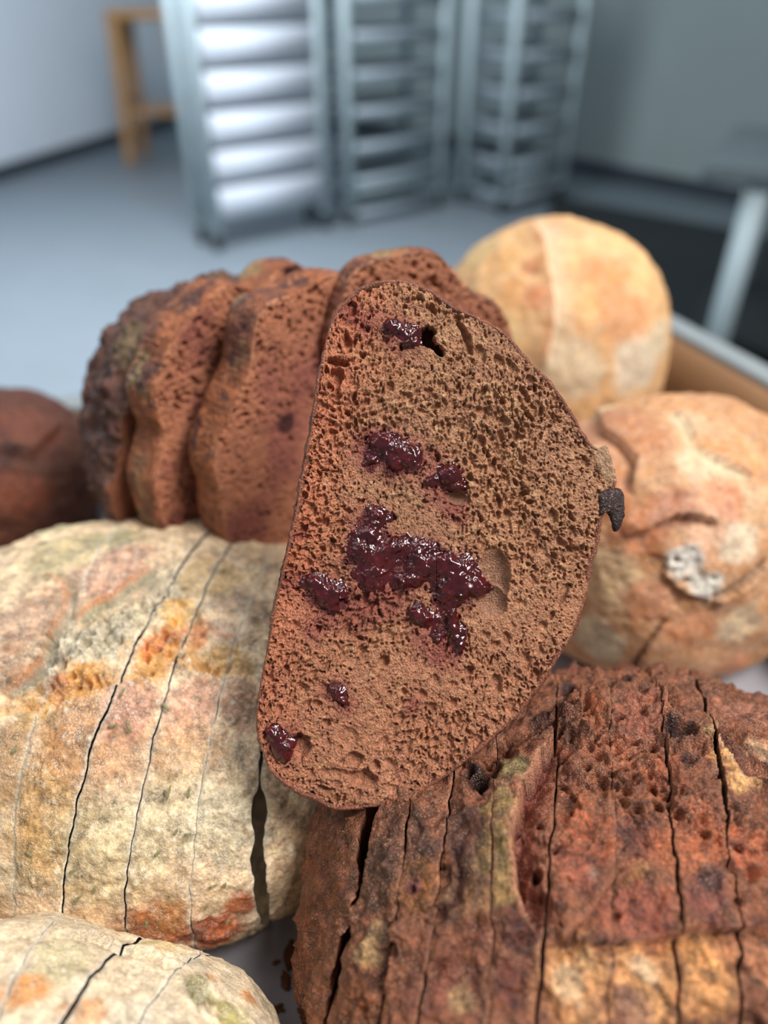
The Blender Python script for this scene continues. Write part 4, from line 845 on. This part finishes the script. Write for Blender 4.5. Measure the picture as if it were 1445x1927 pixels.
# end piece (heel) of the fan
E1 = Loaf((-0.077, 0.391, 0.122), 0.108, 0.092, 0.100, 0.034, yaw=-40, pitch=0, lump=0.006, seed=83)
E1.base = (98, 58, 44); E1.bliscol = (160, 120, 90); E1.mott = 1.3; E1.ridge = 0.005
E1.splat((250, 640, 60, (104, 84, 56), .9), (330, 600, 50, (124, 100, 66), .85), (380, 560, 40, (110, 92, 62), .8), (200, 760, 50, (84, 44, 34), .8), (190, 850, 40, (76, 44, 36), .8), (230, 950, 50, (110, 62, 52), .8), (250, 700, 30, (120, 96, 60), .7), (440, 500, 30, (80, 44, 36), .7), (205, 690, 30, (66, 36, 36), .8))
E1.plane(-0.012, 0, 0, gap=0.0)
E1.scarp([(430, 500), (330, 600), (260, 690), (235, 800), (240, 900)], 0.004, 0.005, 0.003, 0.004, collip=(124, 104, 68), cw=0.004)
E1.tear((200, 790, 50, .6), (220, 900, 50, .6), (260, 640, 40, .4))
e1 = E1.pieces(None, M['crust_dark'], M['crumb_dark'], 0.0008, 420, name='bread_heel', rough=1.8, crumbcol=(140, 84, 58), jit=0.0, only=[0], nrings=12)
tag(e1[0][1], 'dark crusty end piece of the fanned chocolate slices, at their left', 'bread')

# ------------------------------------------------------------------ small things
# dried herb needles and seeds stuck on the herb loaf
rnd = random.Random(4)
for (u, v, ln, an) in ((36, 1412, 26, 60), (104, 1468, 58, 5), (246, 1368, 26, -60), (216, 1366, 18, 10), (316, 1334, 22, -50), (316, 1490, 28, 75), (358, 1492, 22, 80), (300, 1600, 16, 40), (145, 1632, 18, 30), (150, 1684, 24, 40), (180, 1668, 20, 70), (356, 1568, 14, 0), (402, 1660, 16, 10), (388, 1700, 16, 60), (427, 1728, 14, 60), (278, 1730, 20, 80), (318, 1680, 14, 80), (60, 1600, 16, -40), (232, 1310, 20, 70), (112, 1376, 24, -60), (425, 1660, 12, 70), (330, 1560, 14, 60)):
    p, n, d = H1.hit(u, v); t = np.cross(n, UP); t /= np.linalg.norm(t); b2 = np.cross(n, t); a = math.radians(an); dr = t * math.cos(a) + b2 * math.sin(a)
    dr = dr if dr[0] * math.cos(a) >= 0 else -dr
    L2 = ln * d / FP / 2; q = p + n * 0.0016
    o = tube('herb_needle', [q - dr * L2, q - dr * L2 * 0.5 + n * 0.0003, q + dr * L2 * 0.5 + n * 0.0002, q + dr * L2], [0.0002, 0.0007, 0.0006, 0.0002], M['herb'], hr, 6)
# crumbs on the tray between the loaves
def tray_pt(u, v):
    r = ray(u, v); d = -C0[2] / r[2]; return C0 + d * r
import bmesh
for i, (u, v, r) in enumerate(((549, 1800, 3.2), (537, 1850, 2.2), (519, 1900, 1.0), (565, 1905, 1.0), (575, 1906, .8), (530, 1902, .8), (520, 1812, 1.0), (527, 1893, .8), (412, 1840, 1.2), (560, 1860, .8))):
    p = tray_pt(u, v); bm = bmesh.new(); bmesh.ops.create_icosphere(bm, subdivisions=2, radius=1)
    for vt in bm.verts:
        k = 1 + 0.35 * math.sin(vt.co.x * 5 + i) * math.cos(vt.co.y * 4 + 2 * i); vt.co = Vector((vt.co.x * 0.0010 * r * k, vt.co.y * 0.0019 * r * k, (vt.co.z * k + 0.8) * 0.0005 * r))
    me = bpy.data.meshes.new('bread_crumb'); bm.to_mesh(me); bm.free(); me.materials.append(M['crumb_bit']); o = link('bread_crumb', me); o.location = (p[0], p[1], 0.0004); o.rotation_euler = (0, 0, i * 0.3)
    tag(o, 'largest brown bread crumb on the grey tray floor, nearest the herb loaf' if i == 0 else 'second largest bread crumb on the tray floor, just below the largest' if i == 1 else 'tiny brown bread crumb lying on the grey tray floor between the loaves', 'crumb', 'crumbs on the tray floor')
